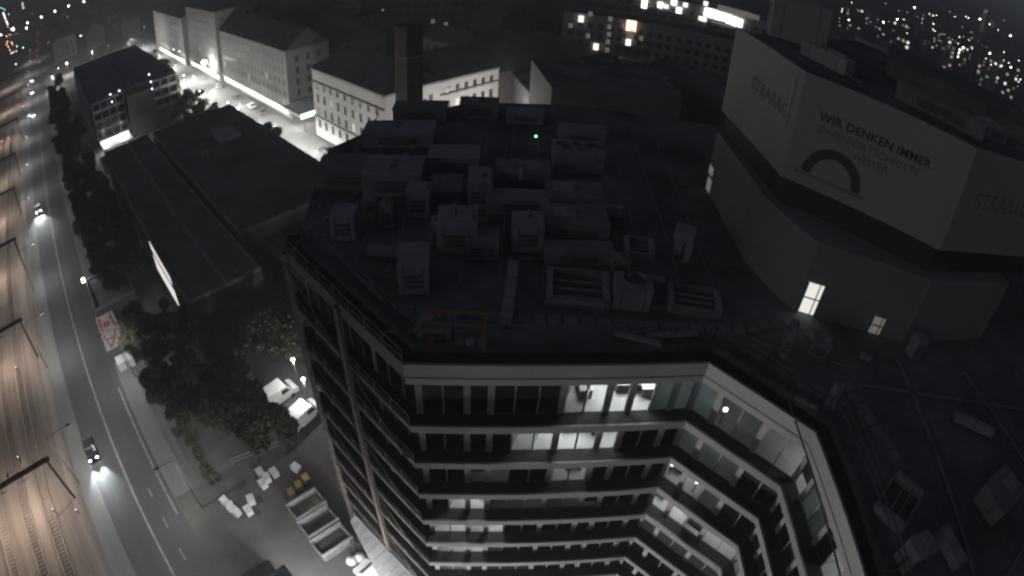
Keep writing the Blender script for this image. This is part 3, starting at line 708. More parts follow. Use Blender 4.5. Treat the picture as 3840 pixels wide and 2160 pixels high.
# ------------------------------------------------------------------ railway portals and street lamps
def ray(px, py):
    p = at(px, py, 0.0) - Vector((0, 0, CAM_Z)); p.normalize(); return p if p.z < 0 else p
def raydir(px, py):
    s = 3840 / 2576; x = px * s - 1920; y = -(py * s - 1080)
    r = math.hypot(x, y); t = r / FPX; t = t + K3 * t ** 3; p = math.atan2(y, x)
    d = Vector((math.sin(t) * math.cos(p), math.cos(t), math.sin(t) * math.sin(p)))
    c, k = math.cos(ROLL), math.sin(ROLL); d = Vector((c * d.x - k * d.z, d.y, k * d.x + c * d.z))
    c, k = math.cos(PITCH), math.sin(PITCH); return Vector((d.x, c * d.y + k * d.z, -k * d.y + c * d.z))
def far(px, py, r):                                          # point at horizontal distance r seen there
    d = raydir(px, py); f = r / math.hypot(d.x, d.y); return Vector((d.x * f, d.y * f, CAM_Z + d.z * f))

def portal(a, label, en):
    t = thing('overhead_line_portal', label, 'railway portal', g(a, -17.4, .25), 'overhead line portals across the tracks')
    for b in (-17.4, -38.0):
        MB().bar(g(a, b, .25), g(a, b, 8.2), .28).build('post', 'dark_steel', t)
    bm = MB().bar(g(a, -16.9, 8.0), g(a, -38.6, 8.0), .42, .5).build('beam', 'dark_steel', t)
    for b in (-22.0, -25.8, -30.6, -34.6):
        MB().tube(g(a, b, 7.8), g(a, b, 6.7), .06).build('insulator', 'plant_casing_dull', t)
        MB().bar(g(a, b + .8, 6.9), g(a, b - .8, 6.9), .07).build('arm', 'dark_steel', t)
    for b in (-24.0, -32.5):
        c = g(a + 1.2, b, 7.9); MB().box(c, U * .35, V * .16, ZV * .09).build('lamp_hood', 'dark_steel', t)
        MB().bar(g(a, b, 7.95), c, .06).build('lamp_arm', 'dark_steel', t)
        lamp('SPOT', 'track_light', c - ZV * .14, en * 1.5, (1.0, .79, .66), t, .25, c - ZV * 5, 160, .6)
for i, (a, en) in enumerate(((22, 1300), (54, 3600), (86, 3600), (118, 3000), (150, 3400), (182, 3000), (230, 3200), (290, 3200), (360, 3400))):
    portal(a, ORD[i] + ' dark steel portal over the tracks counted from beside the yard', en)
for b, l in ((-22.0, 'overhead contact wire above the track next to the road'), (-25.8, 'overhead contact wire above the second track from the road')):
    o = MB().bar(g(-40, b, 6.75), g(420, b, 6.75), .025).bar(g(-40, b, 7.6), g(420, b, 7.6), .025).build('contact_wire', 'dark_steel'); tag(o, l, 'wire')
def signal(px, py, mname, label, h=1.2):
    p = at(px, py, h); q = Vector((p.x, p.y, .2)); t = thing('track_signal', label, 'signal', q, 'small signal lamps between the tracks')
    MB().bar(q, p, .10).build('post', 'dark_steel', t); MB().box(p, U * .13, V * .15, ZV * .18).build('housing', 'dark_steel', t)
    MB().ball(p + ZV * .20 - U * .12, .13, .13, .13).build('lens', mname, t)
for x, y in ((41, 925), (46, 1150), (134, 1281), (192, 1283)): signal(x, y, 'lamp_dim', 'small pale signal lamp on a short post between the tracks')

def street_lamp(a, b, side, label, group, en=2300, h=9.0, col=(1, .98, .94), reach=2.2, kind='SPOT', wash=0):
    q = g(a, b, .12); t = thing('street_lamp', label, 'street lamp', q, group)
    MB().tube(q, q + ZV * h, .09, .06).build('pole', 'grey_steel', t)
    c = q + V * (side * reach) + ZV * (h + .15)
    MB().bar(q + ZV * h, c, .06).build('arm', 'grey_steel', t)
    MB().box(c, V * .32, U * .14, ZV * .06).build('lamp_head', 'dark_steel', t)
    MB().box(c - ZV * .075, V * .24, U * .10, ZV * .012).build('lamp_glass', 'lamp_white', t)
    lamp(kind, 'street_light', c - ZV * (.12 if kind == 'SPOT' else .5), en, col, t, .2, c - ZV * 5 - V * (0 if side > 0 else -.0), 165, .5)
    if wash: lamp('POINT', 'street_wash', c - ZV * .5, wash, col, t, .2)
k = 0
for i, a in enumerate((4, 30, 56, 82, 108, 134, 160, 190, 220, 255, 290, 330, 380, 440)):
    street_lamp(a, -16.0, 1, ORD[i] + ' street lamp between road and railway counted from beside the yard', 'street lamps along the main road', 4600 if a < 250 else 7000, reach=3.5)
for i, a in enumerate((17, 43, 69)):
    street_lamp(a, -1.7, -1, ['grey street lamp beside the dark blue shed', 'grey street lamp between yard and shrubs on the inner pavement', 'grey street lamp beside the white crates and painted kiosk'][i], 'street lamps on the inner pavement', 3400, 9.0)
for i, a in enumerate((98, 118, 140, 162, 185, 210, 240, 275, 310)):
    street_lamp(a, 45.6, 1, ORD[i] + ' lamp of the side street counted from beside the wide hall', 'street lamps along the side street', 34000, 8.0, wash=3000)

# ------------------------------------------------------------------ vehicles
def car(loc, ang, body, label, group=None, beams=0.0, tail=False):
    t = thing('car', label, 'car', (0, 0, 0), group)
    prof = [(-2.15, .35), (-2.15, .82), (-1.6, .95), (-1.05, 1.42), (.55, 1.42), (1.15, .98), (2.0, .85), (2.15, .6), (2.15, .35)]
    m = MB(); n = len(prof)
    for y, s in ((-.86, 1), (.86, 1)): m.v += [Vector((x, y * (0.86 if z > 1.2 else 1), z)) for x, z in prof]
    for k in range(n):
        j = (k + 1) % n; m.f.append((k, j, n + j, n + k))
    m.f.append(tuple(reversed(range(n)))); m.f.append(tuple(range(n, 2 * n)))
    m.build('body', body, t)
    MB().quad((1.12, -.72, 1.0), (1.12, .72, 1.0), (.60, .66, 1.40), (.60, -.66, 1.40)).build('windscreen', 'car_glass', t).location = (.03, 0, .02)
    MB().quad((-1.6, .72, .97), (-1.6, -.72, .97), (-1.08, -.66, 1.40), (-1.08, .66, 1.40)).build('rear_window', 'car_glass', t).location = (-.03, 0, .02)
    for s in (-1, 1):
        MB().quad((-1.2, s * .87, .98), (1.0, s * .87, .98), (.5, s * .80, 1.36), (-.95, s * .80, 1.36)).build('side_window', 'car_glass', t)
        for x in (-1.35, 1.35):
            MB().tube((x, s * .70, .32), (x, s * .90, .32), .32, n=12).build('wheel', 'tyre', t)
        MB().ball((2.12, s * .62, .66), .08, .17, .10).build('headlight', 'headlight' if beams else 'white_paint', t)
        MB().box((-2.16, s * .62, .78), XV * .03, YV * .16, ZV * .07).build('taillight', 'taillight' if tail else 'red_paint', t)
        if beams:
            l = lamp('SPOT', 'headlight_beam', Vector((2.3, s * .6, .70)), beams, (.88, .96, 1.0), t, .06, Vector((10.0, s * .9, -.10)), 56, .9)
    t.location = loc; t.rotation_euler = (0, 0, ang); return t
TOW = math.atan2(-U.y, -U.x); AWAY = math.atan2(U.y, U.x)
car(g(60.0, -12.5, .01), TOW, 'car_black', 'black car driving with bright headlights past the railway portal', None, 9000)
car(g(147, -12.0, .01), TOW, 'car_grey', 'grey car driving with bright headlights beside the dark tree row', None, 12000)
for a, b in ((312, -12.0), (352, -12.2), (258, -11.6)): car(g(a, b, .01), TOW, 'car_grey', 'distant oncoming car with headlights on the main road', 'distant oncoming cars', 500)
for i in range(8): car(g(420 + i * 38, -6.3 - (i % 3) * .9, .01), AWAY, 'car_black', 'distant car with red tail lights on the main road', 'distant cars driving away', 0, True)
for i, (a, b, c) in enumerate(((104, 57.6, 'car_white'), (112, 57.6, 'car_grey'), (119, 50, 'car_white'), (150, 57.5, 'car_grey'), (158, 57.5, 'car_white'), (171, 57.5, 'car_grey'), (168, 48.0, 'car_white'), (178, 48, 'car_grey'), (190, 57.5, 'car_white'))):
    car(g(a, b, .01), AWAY, c, ('white' if c == 'car_white' else 'grey') + ' car parked in the bright side street', 'cars in the side street')

def van(loc, ang, label, L=5.6):
    t = thing('delivery_van', label, 'van', (0, 0, 0))
    prof = [(-L / 2, .4), (-L / 2, 2.45), (L / 2 - 1.7, 2.5), (L / 2 - .9, 1.45), (L / 2 - .1, 1.15), (L / 2, .4)]
    m = MB(); n = len(prof)
    for y in (-1, 1): m.v += [Vector((x, y, z)) for x, z in prof]
    for k in range(n):
        j = (k + 1) % n; m.f.append((k, j, n + j, n + k))
    m.f.append(tuple(reversed(range(n)))); m.f.append(tuple(range(n, 2 * n))); m.build('body', 'car_white', t)
    MB().quad((L / 2 - .92, -.85, 1.52), (L / 2 - .92, .85, 1.52), (L / 2 - 1.62, .85, 2.42), (L / 2 - 1.62, -.85, 2.42)).build('windscreen', 'car_glass', t).location = (.03, 0, .02)
    for s in (-1, 1):
        MB().quad((L / 2 - 2.6, s * 1.01, 1.5), (L / 2 - 1.2, s * 1.01, 1.5), (L / 2 - 1.8, s * 1.01, 2.2), (L / 2 - 2.6, s * 1.01, 2.2)).build('side_window', 'car_glass', t)
        for x in (-L / 2 + 1, L / 2 - 1.1): MB().tube((x, s * .85, .36), (x, s * 1.03, .36), .36, n=12).build('wheel', 'tyre', t)
        MB().box((L / 2 - .02, s * .75, .85), XV * .05, YV * .16, ZV * .12).build('headlight', 'white_paint', t)
    t.location = loc; t.rotation_euler = (0, 0, ang)

# ------------------------------------------------------------------ trees
def crown_mesh(i, rad, hgt, n, leaf=0.34):
    r = random.Random(40 + i); m = MB(); bl = []
    for k in range(13):
        t = r.uniform(0, 2 * math.pi); q = math.sqrt(r.random()) * rad * .72; h = r.uniform(-.42, .46) * hgt
        bl.append((Vector((math.cos(t) * q, math.sin(t) * q, h)), r.uniform(.28, .5) * rad * (1 - .4 * abs(h) / (hgt * .5))))
    for k in range(n):
        c, br = r.choice(bl); d = Vector((r.gauss(0, 1), r.gauss(0, 1), r.gauss(0, .9))).normalized()
        p = c + d * (br * (r.random() ** .35)); s = leaf * r.uniform(.55, 1.35)
        x = Vector((r.gauss(0, 1), r.gauss(0, 1), r.gauss(0, .5))).normalized(); y = x.cross(Vector((r.gauss(0, .6), r.gauss(0, .6), 1))).normalized()
        m.quad(p - x * s - y * s * .6, p + x * s - y * s * .5, p + x * s * .8 + y * s * .6, p - x * s * .7 + y * s * .6)
    return m
def trunk_mesh(i, h, rad):
    r = random.Random(80 + i); m = MB().tube((0, 0, 0), (0, 0, h), .22, .13)
    for k in range(6):
        t = k * 1.05 + r.uniform(-.3, .3); m.tube((0, 0, h * (.7 + .05 * k)), (math.cos(t) * rad * .6, math.sin(t) * rad * .6, h + r.uniform(.6, 2.2)), .09, .03, 5)
    return m
TREES = []
for i in range(5):
    rad, hg = (3.3, 5.6) if i < 3 else (2.5, 4.2)
    h = 3.4
    t = thing('tree', 'x', 'tree', (0, 0, -500))
    t.location = (0, 0, 0); ORG[t.name] = Vector((0, 0, 0))
    trunk_mesh(i, h, rad).build('trunk', 'bark', t)
    m = crown_mesh(i, rad, hg, 6500 if i < 3 else 4600, 0.21); m.v = [p + ZV * (h + hg * .42) for p in m.v]
    m.build('crown', 'leaf', t); TREES.append(t)
used = set()
def tree(a, b, label, group, sc=1.0, kind=None):
    k = random.randrange(5) if kind is None else kind; sc = sc * random.uniform(.88, 1.15); rz = random.uniform(0, 6.28)
    if k not in used:
        used.add(k); t = TREES[k]; t.location = g(a, b); t.rotation_euler = (0, 0, rz); t.scale = (sc,) * 3; t['label'] = label; t['group'] = group
    else:
        t = dup(TREES[k], g(a, b), rz, label, sc); t['group'] = group
    return t
rr = random.Random(5)
for i in range(17):
    tree(88 + i * 5.2 + rr.uniform(-1, 1), 0.4 + rr.uniform(-.8, .6), ORD[i] + ' dark tree of the roadside row counted from the pavilion', 'roadside tree row', 1.0)
for i in range(11):
    tree(92 + i * 5.6 + rr.uniform(-1, 1), 5.4 + rr.uniform(-.7, .7), ORD[i] + ' tree along the long hall counted from its lit windows', 'trees before the long hall', 1.0)
for i, (a, b) in enumerate(((47.5, 8.3), (50.5, 5.2), (54, 9.6), (56.5, 5.4), (59, 1.6), (60.5, 10.2), (63.5, 6.4), (66, 2.4), (68, 9), (70.5, 5.2), (66, 14), (70, 18), (62, 15.5), (53, 2.2), (72, 1.2), (57.5, 13.0), (47.2, 10.6), (44.8, 7.6), (58.5, 17.5), (60.5, 20.5), (55.5, 20.8), (43.6, 10.8))):
    tree(a, b, 'dark leafy tree in the grove between the yard and the pavilion', 'grove behind the yard', 1.0)
for i, (a, b) in enumerate(((96, 46.2), (101, 44.5), (108, 46.5), (126, 44.6), (134, 45.6), (141, 44.2), (147, 46.2), (154, 44.6), (161, 46.0), (170, 44.2), (177, 46), (185, 44.6), (194, 46), (203, 44.6), (131, 40), (150, 40.5), (168, 39.5))):
    tree(a + 16, b - 3.6 if a + 16 > 142 else 45.2, 'dark tree along the bright side street, ' + ORD[i] + ' counted from the corner building', 'trees along the side street', .95)
for a, b in ((166, 3), (171, -.5), (176, 4), (182, 0), (190, 3), (200, -1), (212, 3), (226, 0), (242, 3), (262, 0), (284, 4), (212, 44), (232, 44), (248, 46)):
    tree(a, b, 'dark tree near the block with white balconies', 'trees around the white balcony block', 1.2)
def shrub(a, b, label, r=.7):
    t = thing('shrub', label, 'shrub', g(a, b), 'shrubs along the pavement edge')
    rs = random.Random(int(a * 10)); m = MB()
    for k in range(120):
        d = Vector((rs.gauss(0, 1), rs.gauss(0, 1), abs(rs.gauss(0, 1)))).normalized() * (r * rs.uniform(.6, 1)); p = g(a, b, .15) + d
        x = Vector((rs.gauss(0, 1), rs.gauss(0, 1), rs.gauss(0, .5))).normalized() * .16; y = x.cross(Vector((0, .3, 1))).normalized() * .10
        m.quad(p - x - y, p + x - y, p + x + y, p - x + y)
    m.build('leaves', 'leaf_shrub', t); MB().bar(g(a, b, 0), g(a, b, .4), .06).build('stem', 'bark', t)
for i in range(16): shrub(45.5 + i * 1.35 + rr.uniform(-.3, .3), 0.7 + rr.uniform(-.5, .7) + (0 if i % 3 else 1.1), 'low pale-lit shrub along the inner edge of the road pavement', rr.uniform(.5, .9))

# ------------------------------------------------------------------ generic blocks with windows
def win_mesh(w, h, e, n, m, key, cache={}):
    k = (round(w, 2), round(h, 2), key, m)
    if k not in cache:
        me = MB().box((0, 0, 0), e * (w / 2), n * .04, ZV * (h / 2)).mesh('window'); me.materials.append(MATS[m]); cache[k] = me
    return cache[k]
def block(name, label, cat, P, e1, L1, e2, L2, z1, wall, roof='flat', roofm='tile_dark', group=None, ridge=4.0, over=.4, faces=(), lit=(), cornice=True, frames=False, z0=0.0, wmat='window_far'):
    P = Vector((P[0], P[1], 0)); t = thing(name, label, cat, P + (e1 * L1 + e2 * L2) / 2 + ZV * z0, group)
    A, B, C, D = P, P + e1 * L1, P + e1 * L1 + e2 * L2, P + e2 * L2
    pts = [A, B, C, D]
    MB().prism(xy(pts), z0, z1).build('walls', wall, t, recalc=True)
    c = (A + C) / 2
    if roof == 'flat':
        MB().box(c + ZV * (z1 + .05), e1 * (L1 / 2 - .3), e2 * (L2 / 2 - .3), ZV * .04).build('roof', roofm, t)
        for (p, q, n) in ((A, B, e2), (D, C, -e2), (A, D, e1), (B, C, -e1)):
            MB().box((p + q) / 2 + n * .15 + ZV * (z1 + .28), (q - p) / 2, n * .15, ZV * .28).build('parapet', wall if wall != 'hall_wall' else 'hall_edge', t)
    else:
        o = over; z = z1 + .02; a, b, c2, d = [p + (p - c).normalized() * (o * 1.4) + ZV * z for p in pts]
        if L1 >= L2:
            ins = L2 / 2 if roof == 'hip' else 0; r0, r1 = (a + d) / 2 + e1 * ins + ZV * ridge, (b + c2) / 2 - e1 * ins + ZV * ridge
            m = MB().poly([a, b, r1, r0]).poly([c2, d, r0, r1]).poly([d, a, r0]).poly([b, c2, r1]).poly([d, c2, b, a])
        else:
            ins = L1 / 2 if roof == 'hip' else 0; r0, r1 = (a + b) / 2 + e2 * ins + ZV * ridge, (d + c2) / 2 - e2 * ins + ZV * ridge
            m = MB().poly([b, c2, r1, r0]).poly([d, a, r0, r1]).poly([a, b, r0]).poly([c2, d, r1]).poly([d, c2, b, a])
        m.build('roof', roofm, t, recalc=True)
        if cornice:
            for (p, q, n) in ((A, B, -e2), (A, D, -e1)):
                MB().box((p + q) / 2 + n * .15 + ZV * (z1 - .3), (q - p) / 2 * 1.0, n * .15, ZV * .22).build('cornice', 'cornice', t)
    org = ORG[t.name]
    for fi, (face, ncol, nrow, zb, pitch, w, h, m0, m1) in enumerate(faces):
        o_, e, n, L = {'1': (A, e1, -e2, L1), '2': (A, e2, -e1, L2), '3': (D, e1, e2, L1), '4': (B, e2, e1, L2)}[face]
        for r_ in range(nrow):
            for k in range(ncol):
                s = m0 + (L - m0 - m1) * (k + .5) / ncol; mm = 'window_dark' if frames else wmat
                for (f_, c_, r2, mt) in lit:
                    if f_ == face and c_ == k and r2 == r_: mm = mt
                p = o_ + e * s + ZV * (zb + pitch * r_) + n * .0
                me = win_mesh(w, h, e, n, mm, (round(e.x, 2), round(e.y, 2), round(n.x, 2)))
                wo_ = place('window', me, t, p - org)
                if frames:
                    ORG[wo_.name] = p
                    MB().box(p + n * .06 - ZV * (h / 2 + .08), e * (w / 2 + .15), n * .08, ZV * .06).build('sill', 'window_frame', wo_)
                    MB().box(p + n * .05, e * .03, n * .02, ZV * (h / 2)).build('glazing_bar', 'window_frame', wo_)
    return t
def lit_on(t, P, e, n, pts, w, h, m, name='lit_window'):        # lit windows measured on a wall plane
    P = Vector((P[0], P[1], 0))
    for (px, py) in pts:
        d = raydir(px, py); o = Vector((0, 0, CAM_Z)); k = (P - o).dot(n) / d.dot(n); q = o + d * k + n * .08
        MB().box(q, e * (w / 2), n * .03, ZV * (h / 2)).build(name, m, t)
def crop(ox, oy, sc, pts): return [((ox + x / sc) / (3840 / 2576), (oy + y / sc) / (3840 / 2576)) for x, y in pts]
G0 = lambda a, b: (g(a, b).x, g(a, b).y)

# halls between road and side street
h1 = block('long_hall', 'long dark flat-roofed hall with lit windows towards the trees', 'hall', G0(66, 9.7), U, 73, V, 11.8, 9.0, 'hall_wall', roofm='hall_roof', faces=(('2', 3, 1, 5.5, 3, 1.8, 1.6, 1, 1),))
for i in range(5):
    MB().box(g(77 + i * 2.7, 9.66, 4.2), U * 1.2, V * .04, ZV * 1.5).build('lit_window', 'lit_window', h1)
    MB().box(g(77 + i * 2.7, 9.66, 7.6), U * 1.2, V * .04, ZV * .7).build('lit_clerestory', 'lit_window', h1)
h2 = block('wide_hall', 'wide dark flat-roofed hall reaching back to the side street', 'hall', G0(76, 22.6), U, 61, V, 21.4, 9.6, 'hall_wall', roofm='hall_roof', faces=(('2', 5, 1, 6, 3, 2.2, 1.6, 1, 1),))
h3 = block('low_hall', 'low dark hall squeezed between the wide hall and office block', 'hall', G0(56, 26), U, 18.5, V, 18, 6.4, 'hall_wall', roofm='hall_roof')
MB().bar(g(66.4, 16, 9.6), g(138.5, 16, 9.6), .5, .3).build('roof_ridge_strip', 'hall_edge', h1)
t = plant_box('hall_skylight', 'pale rectangular skylight on the roof of the wide hall', 'skylight', g(116, 35.5, 9.7), U * 3.4, V * 2.2, 1.4, 'plant_casing', False)
plant_box('hall_vent', 'small pale vent box on the roof of the wide hall', 'ventilation unit', g(110.5, 28.5, 9.7), U * .9, V * .7, .9, 'plant_casing', False)
plant_box('hall_vent', 'pale vent box on the low hall beside the office corner', 'ventilation unit', g(62, 30, 6.5), U * .8, V * .6, .9, 'plant_casing', False)
for i, (px, py, L, yaw, lab) in enumerate(((690, 488, 2.2, .4, 'pale pipe bend lying on the low hall roof'), (728, 493, 1.6, .2, 'pale cylinder lying on the low hall roof'), (640, 470, 9, 2.35, 'long thin pale pipe along the low hall roof'), (610, 540, 6, 2.3, 'thin pale pipe end on the low hall roof'), (702, 580, 1.2, 1.4, 'short upright bright pipe by the office corner'))):
    p = at(px, py, 6.8); d = Vector((math.cos(yaw), math.sin(yaw), 0)) * (L / 2)
    o = MB().tube(p - d, p + d, .16).tube(p - d * 1.02, p - d * .94, .24).tube(p + d * .94, p + d * 1.02, .24).build('roof_pipe', 'plant_casing'); tag(o, lab, 'pipe')
# pavilion with kiosk
pv = block('pavilion', 'small pavilion with bluish flat roof beside the road pavement', 'pavilion', G0(84, -3.9), U, 10.5, V, 8.0, 3.6, 'hall_wall', roofm='pavilion_roof', faces=(('1', 4, 1, 1.7, 3, 1.6, 1.6, .6, .6), ('2', 3, 1, 1.7, 3, 1.4, 1.6, .6, .6)))
t = thing('corner_floodlight', 'bright white floodlight on the road corner of the bluish pavilion', 'lamp', g(94.3, -4.2, 3.8))
p = ORG[t.name]; MB().bar(p - ZV * .2, p + ZV * .5, .08).build('bracket', 'dark_steel', t); MB().box(p + ZV * .55, U * .45, V * .30, ZV * .22).build('lamp_box', 'lamp_far', t)
lamp('POINT', 'flood_light', p + Vector((0, 0, 1.1)), 160, (.95, 1, 1), t, .2)
ks = thing('kiosk', 'low kiosk with red and white painted roof next to the pavilion', 'kiosk', g(79, -2.7, 0))
MB().box(g(79, -2.6, 1.3), U * 4.6, V * 1.5, ZV * 1.3).build('walls', 'hall_wall', ks); MB().box(g(79, -2.6, 2.66), U * 4.8, V * 1.7, ZV * .06).build('roof', 'plant_casing', ks)
m = MB()
def rb(pts): m.poly([g(a, b, 2.735) for a, b in pts])
rb([(74.6, -3.4), (74.6, -3.0), (78.6, -1.2), (78.6, -1.7)]); rb([(74.6, -3.4), (74.6, -3.0), (78.6, -4.2), (78.6, -3.8)][::-1]); rb([(76.6, -3.7), (76.6, -1.9), (77.1, -1.8), (77.1, -3.8)])
rb([(79.4, -4.1), (79.4, -3.6), (83.4, -3.6), (83.4, -4.1)]); rb([(80.2, -3.4), (80.2, -2.2), (81.6, -2.2), (81.6, -3.4)]); rb([(79.4, -1.6), (79.4, -1.2), (83.2, -1.4), (83.2, -1.9)])
m.build('roof_painting', 'red_paint', ks)
for i, (a, b) in enumerate(((72.6, -2.9), (72.6, -1.4))):
    o = MB().box(g(a, b, .75), U * 1.0, V * .65, ZV * .75).box(g(a, b, 1.53), U * 1.03, V * .68, ZV * .03).build('white_crate', 'white_paint'); tag(o, 'white crate standing before the painted kiosk', 'crate', 'white crates before the kiosk')
p = g(70.2, 2.9); t = thing('path_lamp', 'bright path lamp in the grove behind the painted kiosk', 'lamp', p)
MB().tube(p, p + ZV * 5.2, .06).build('pole', 'dark_steel', t); MB().ball(p + ZV * 5.4, .24, .24, .24).build('lamp_globe', 'lamp_white', t); lamp('POINT', 'path_light', p + Vector((.3, -.3, 4.9)), 60, (1, 1, 1), t, .2)
# lit loading court with vans between hall and office
van(g(51.5, 14.2), math.atan2(V.y, V.x) + .12, 'white delivery van parked in the floodlit loading court', 6.4)
van(g(46.6, 15.6), math.atan2(V.y, V.x) + .25, 'second white van parked in the floodlit loading court, closer to the office wall', 5.2)
def wall_light(p, label, en, mname='lamp_far', r=.25):
    t = thing('yard_lamp', label, 'lamp', Vector((p.x, p.y, 0)))
    MB().tube((p.x, p.y, 0), p, .05).build('pole', 'dark_steel', t); MB().ball(p + ZV * .1, r, r, r * .6).build('lamp_globe', mname, t)
    lamp('POINT', 'yard_light', p - ZV * .45 + Vector((0, -.3, 0)), en, (1, .98, .95), t, .2)
wall_light(at(737, 906, 6.0), 'mast lamp lighting the vans in the loading court', 900)
wall_light(at(763, 955, 5.5), 'second mast lamp in the loading court beside the office wall', 900)
# yard
def crate(px, py, w, d, h, m, label, yaw=0, group=None, z=0):
    p = at(px, py, z + h / 2); p.z = z
    e = (U * math.cos(yaw) + V * math.sin(yaw)); f = Vector((-e.y, e.x, 0))
    t = thing('crate', label, 'crate', p, group)
    MB().box(p + ZV * (h / 2), e * (w / 2), f * (d / 2), ZV * (h / 2)).build('body', m, t)
    MB().box(p + ZV * (h + .03), e * (w / 2 + .04), f * (d / 2 + .04), ZV * .03).build('lid', m, t)
for px, py in ((655, 1190), (672, 1203), (690, 1190), (662, 1218), (745, 1178), (580, 1275), (594, 1288), (625, 1285), (632, 1258), (566, 1262)):
    crate(px, py, 1.0, .8, .8, 'white_paint', 'grey-white crate standing loose in the yard beside the road', rr.uniform(-.3, .3), 'pale crates in the yard')
for px, py in ((733, 1240), (752, 1222), (770, 1205), (757, 1278), (795, 1265), (790, 1288)):
    crate(px, py, .9, .7, .7, 'yellow_paint', 'ochre yellow crate stacked near the open skips', rr.uniform(-.2, .2), 'yellow crates in the yard')
def skip(a, b, label, fill):
    t = thing('open_skip', label, 'skip container', g(a, b)); w, d, h = 1.1, 1.9, 1.3
    MB().box(g(a, b, .15), U * w, V * d, ZV * .08).build('floor', 'skip_steel', t)
    for s in (-1, 1):
        MB().box(g(a + s * w, b, h / 2 + .2), U * .06, V * d, ZV * (h / 2)).build('long_wall', 'skip_steel', t)
        MB().box(g(a, b + s * d, h / 2 + .2), U * w, V * .06, ZV * (h / 2)).build('end_wall', 'skip_steel', t)
        MB().box(g(a + s * w, b, h + .24), U * .13, V * (d + .1), ZV * .06).build('rim', 'plant_casing', t)
    MB().box(g(a, b, .5), U * (w - .07), V * (d - .07), ZV * .25).build('contents', fill, t)
skip(29.9, 8.4, 'open steel skip with dark contents beside the white tanks', 'rubble')
skip(32.6, 8.6, 'open steel skip with brownish contents between dark skip and yellow crates', 'brick')
skip(35.2, 8.8, 'open steel skip with pale boxes beside the yellow crates', 'plant_casing_dull')
for i, (px, py) in enumerate(((885, 1411), (906, 1402))):
    p = at(px, py, .7); t = thing('round_tank', ['white round tank beside the open skips', 'white round tank beside the open skips'][i], 'tank', Vector((p.x, p.y, 0)), 'white round tanks')
    MB().ball(p, .62, .62, .62, 16, 10).build('shell', 'white_paint', t, True); MB().tube(p - ZV * .7, p - ZV * .45, .4).build('foot_ring', 'dark_steel', t); MB().tube(p + ZV * .55, p + ZV * .72, .12).build('neck', 'grey_steel', t)
cn = thing('lean_to_canopy', 'pale corrugated lean-to canopy along the foot of the office side wall', 'canopy', g(22, 10.3))
cz = [(28.8, 10.6), (28.8, 11.4), (6, 11.4), (6, 8.6)]
for i in range(22):
    a0, a1 = 28.8 - i, 27.85 - i; bo = 10.7 - 2.0 * min(1, i / 8)
    MB().poly([g(a0, bo, 4.4), g(a0, 11.4, 5.0), g(a1, 11.4, 5.0), g(a1, bo - .2, 4.4)]).build('roof_sheet', 'corrugated', cn)
MB().bar(g(28.9, 11.42, 5.1), g(6, 11.42, 5.1), .14).build('ridge_flashing', 'plant_casing', cn)
for a in (27, 22, 17, 12): MB().bar(g(a, 9.4, 0), g(a, 9.4, 4.4), .12).build('post', 'dark_steel', cn)
van(g(23.6, 9.4), AWAY + .15, 'white van standing half under the corrugated canopy', 5.0)
lamp_p = g(23.5, 3.6)
wall_light(lamp_p + ZV * 6.5, 'yard lamp on a mast between canopy and dark blue shed', 8000)
wall_light(g(12, 3.5) + ZV * 7, 'yard lamp on a mast beyond the dark blue shed', 8000)
sh = block('blue_shed', 'dark blue flat-roofed shed at the edge of the yard', 'shed', G0(14, -3.6), U, 13.5, V, 6.0, 6.0, 'dark_blue', roofm='dark_blue')
o = MB().box(g(28.4, -.8, 3.0), U * .9, V * 2.2, ZV * 3.0).build('shed_annex', 'dark_blue', sh)
MB().bar(g(46, 4.6, 0), g(46, 4.6, 1.4), .08).bar(g(46, 4.6, 1.3), g(44.4, 12.0, 1.3), .10).bar(g(46, 4.6, .7), g(44.4, 12.0, .7), .10).build('yard_fence', 'grey_steel')
tag(bpy.data.objects['yard_fence'], 'low grey rail fence between the yard and the grove', 'fence')
fe = MB().bar(g(30, 7.0, .6), g(38, 7.2, .6), .10)
ld = thing('scaffold_stack', 'long stack of dark scaffold poles beside the open skips', 'scaffold poles', g(33, 11))
for i in range(4): MB().bar(g(28.5, 10.6 + i * .22, .25 + (i % 2) * .2), g(41, 10.9 + i * .22, .25 + (i % 2) * .2), .14).build('pole', 'dark_steel' if i % 2 else 'brown_board', ld)

# ------------------------------------------------------------------ city blocks along the side street
cb = block('corner_building', 'pale plastered corner building with dark hipped roof along the bright side street', 'building', G0(92.2, 61.2), U, 31, V, 14, 17.6, 'plaster_white', 'hip', 'tile_dark', ridge=5.0,
    faces=(('1', 9, 4, 3.6, 3.3, 1.0, 1.9, 1.2, .8), ('2', 4, 4, 4.0, 3.3, 1.0, 1.9, 1.5, 1.0)), lit=(('1', 3, 1, 'warm_glow'), ('1', 6, 2, 'dim_glow')), frames=True)
MB().box(g(107.7, 61.05, 14.2), U * 15.6, V * .22, ZV * .16).build('string_course', 'cornice', cb)
MB().box(g(107.7, 61.05, 5.4), U * 15.6, V * .18, ZV * .12).build('string_course', 'cornice', cb)
cw = block('corner_building_wing', 'pale plastered wing with paired windows and long dark roof behind the office roof', 'building', G0(92.4, 75.4), U, 13, V, 17, 17.4, 'plaster_white', 'gable', 'tile_dark', ridge=5.2,
    faces=(('2', 6, 4, 4.6, 3.35, .95, 1.9, 1.0, 1.0),), lit=(('2', 1, 2, 'warm_glow'),), frames=True)
MB().box(g(92.25, 83.9, 14.0), U * .2, V * 8.4, ZV * .14).build('string_course', 'cornice', cw)
ch = thing('brick_chimney', 'square brown brick chimney stack rising before the corner building', 'chimney', Vector((-20.4, 99, 0)))
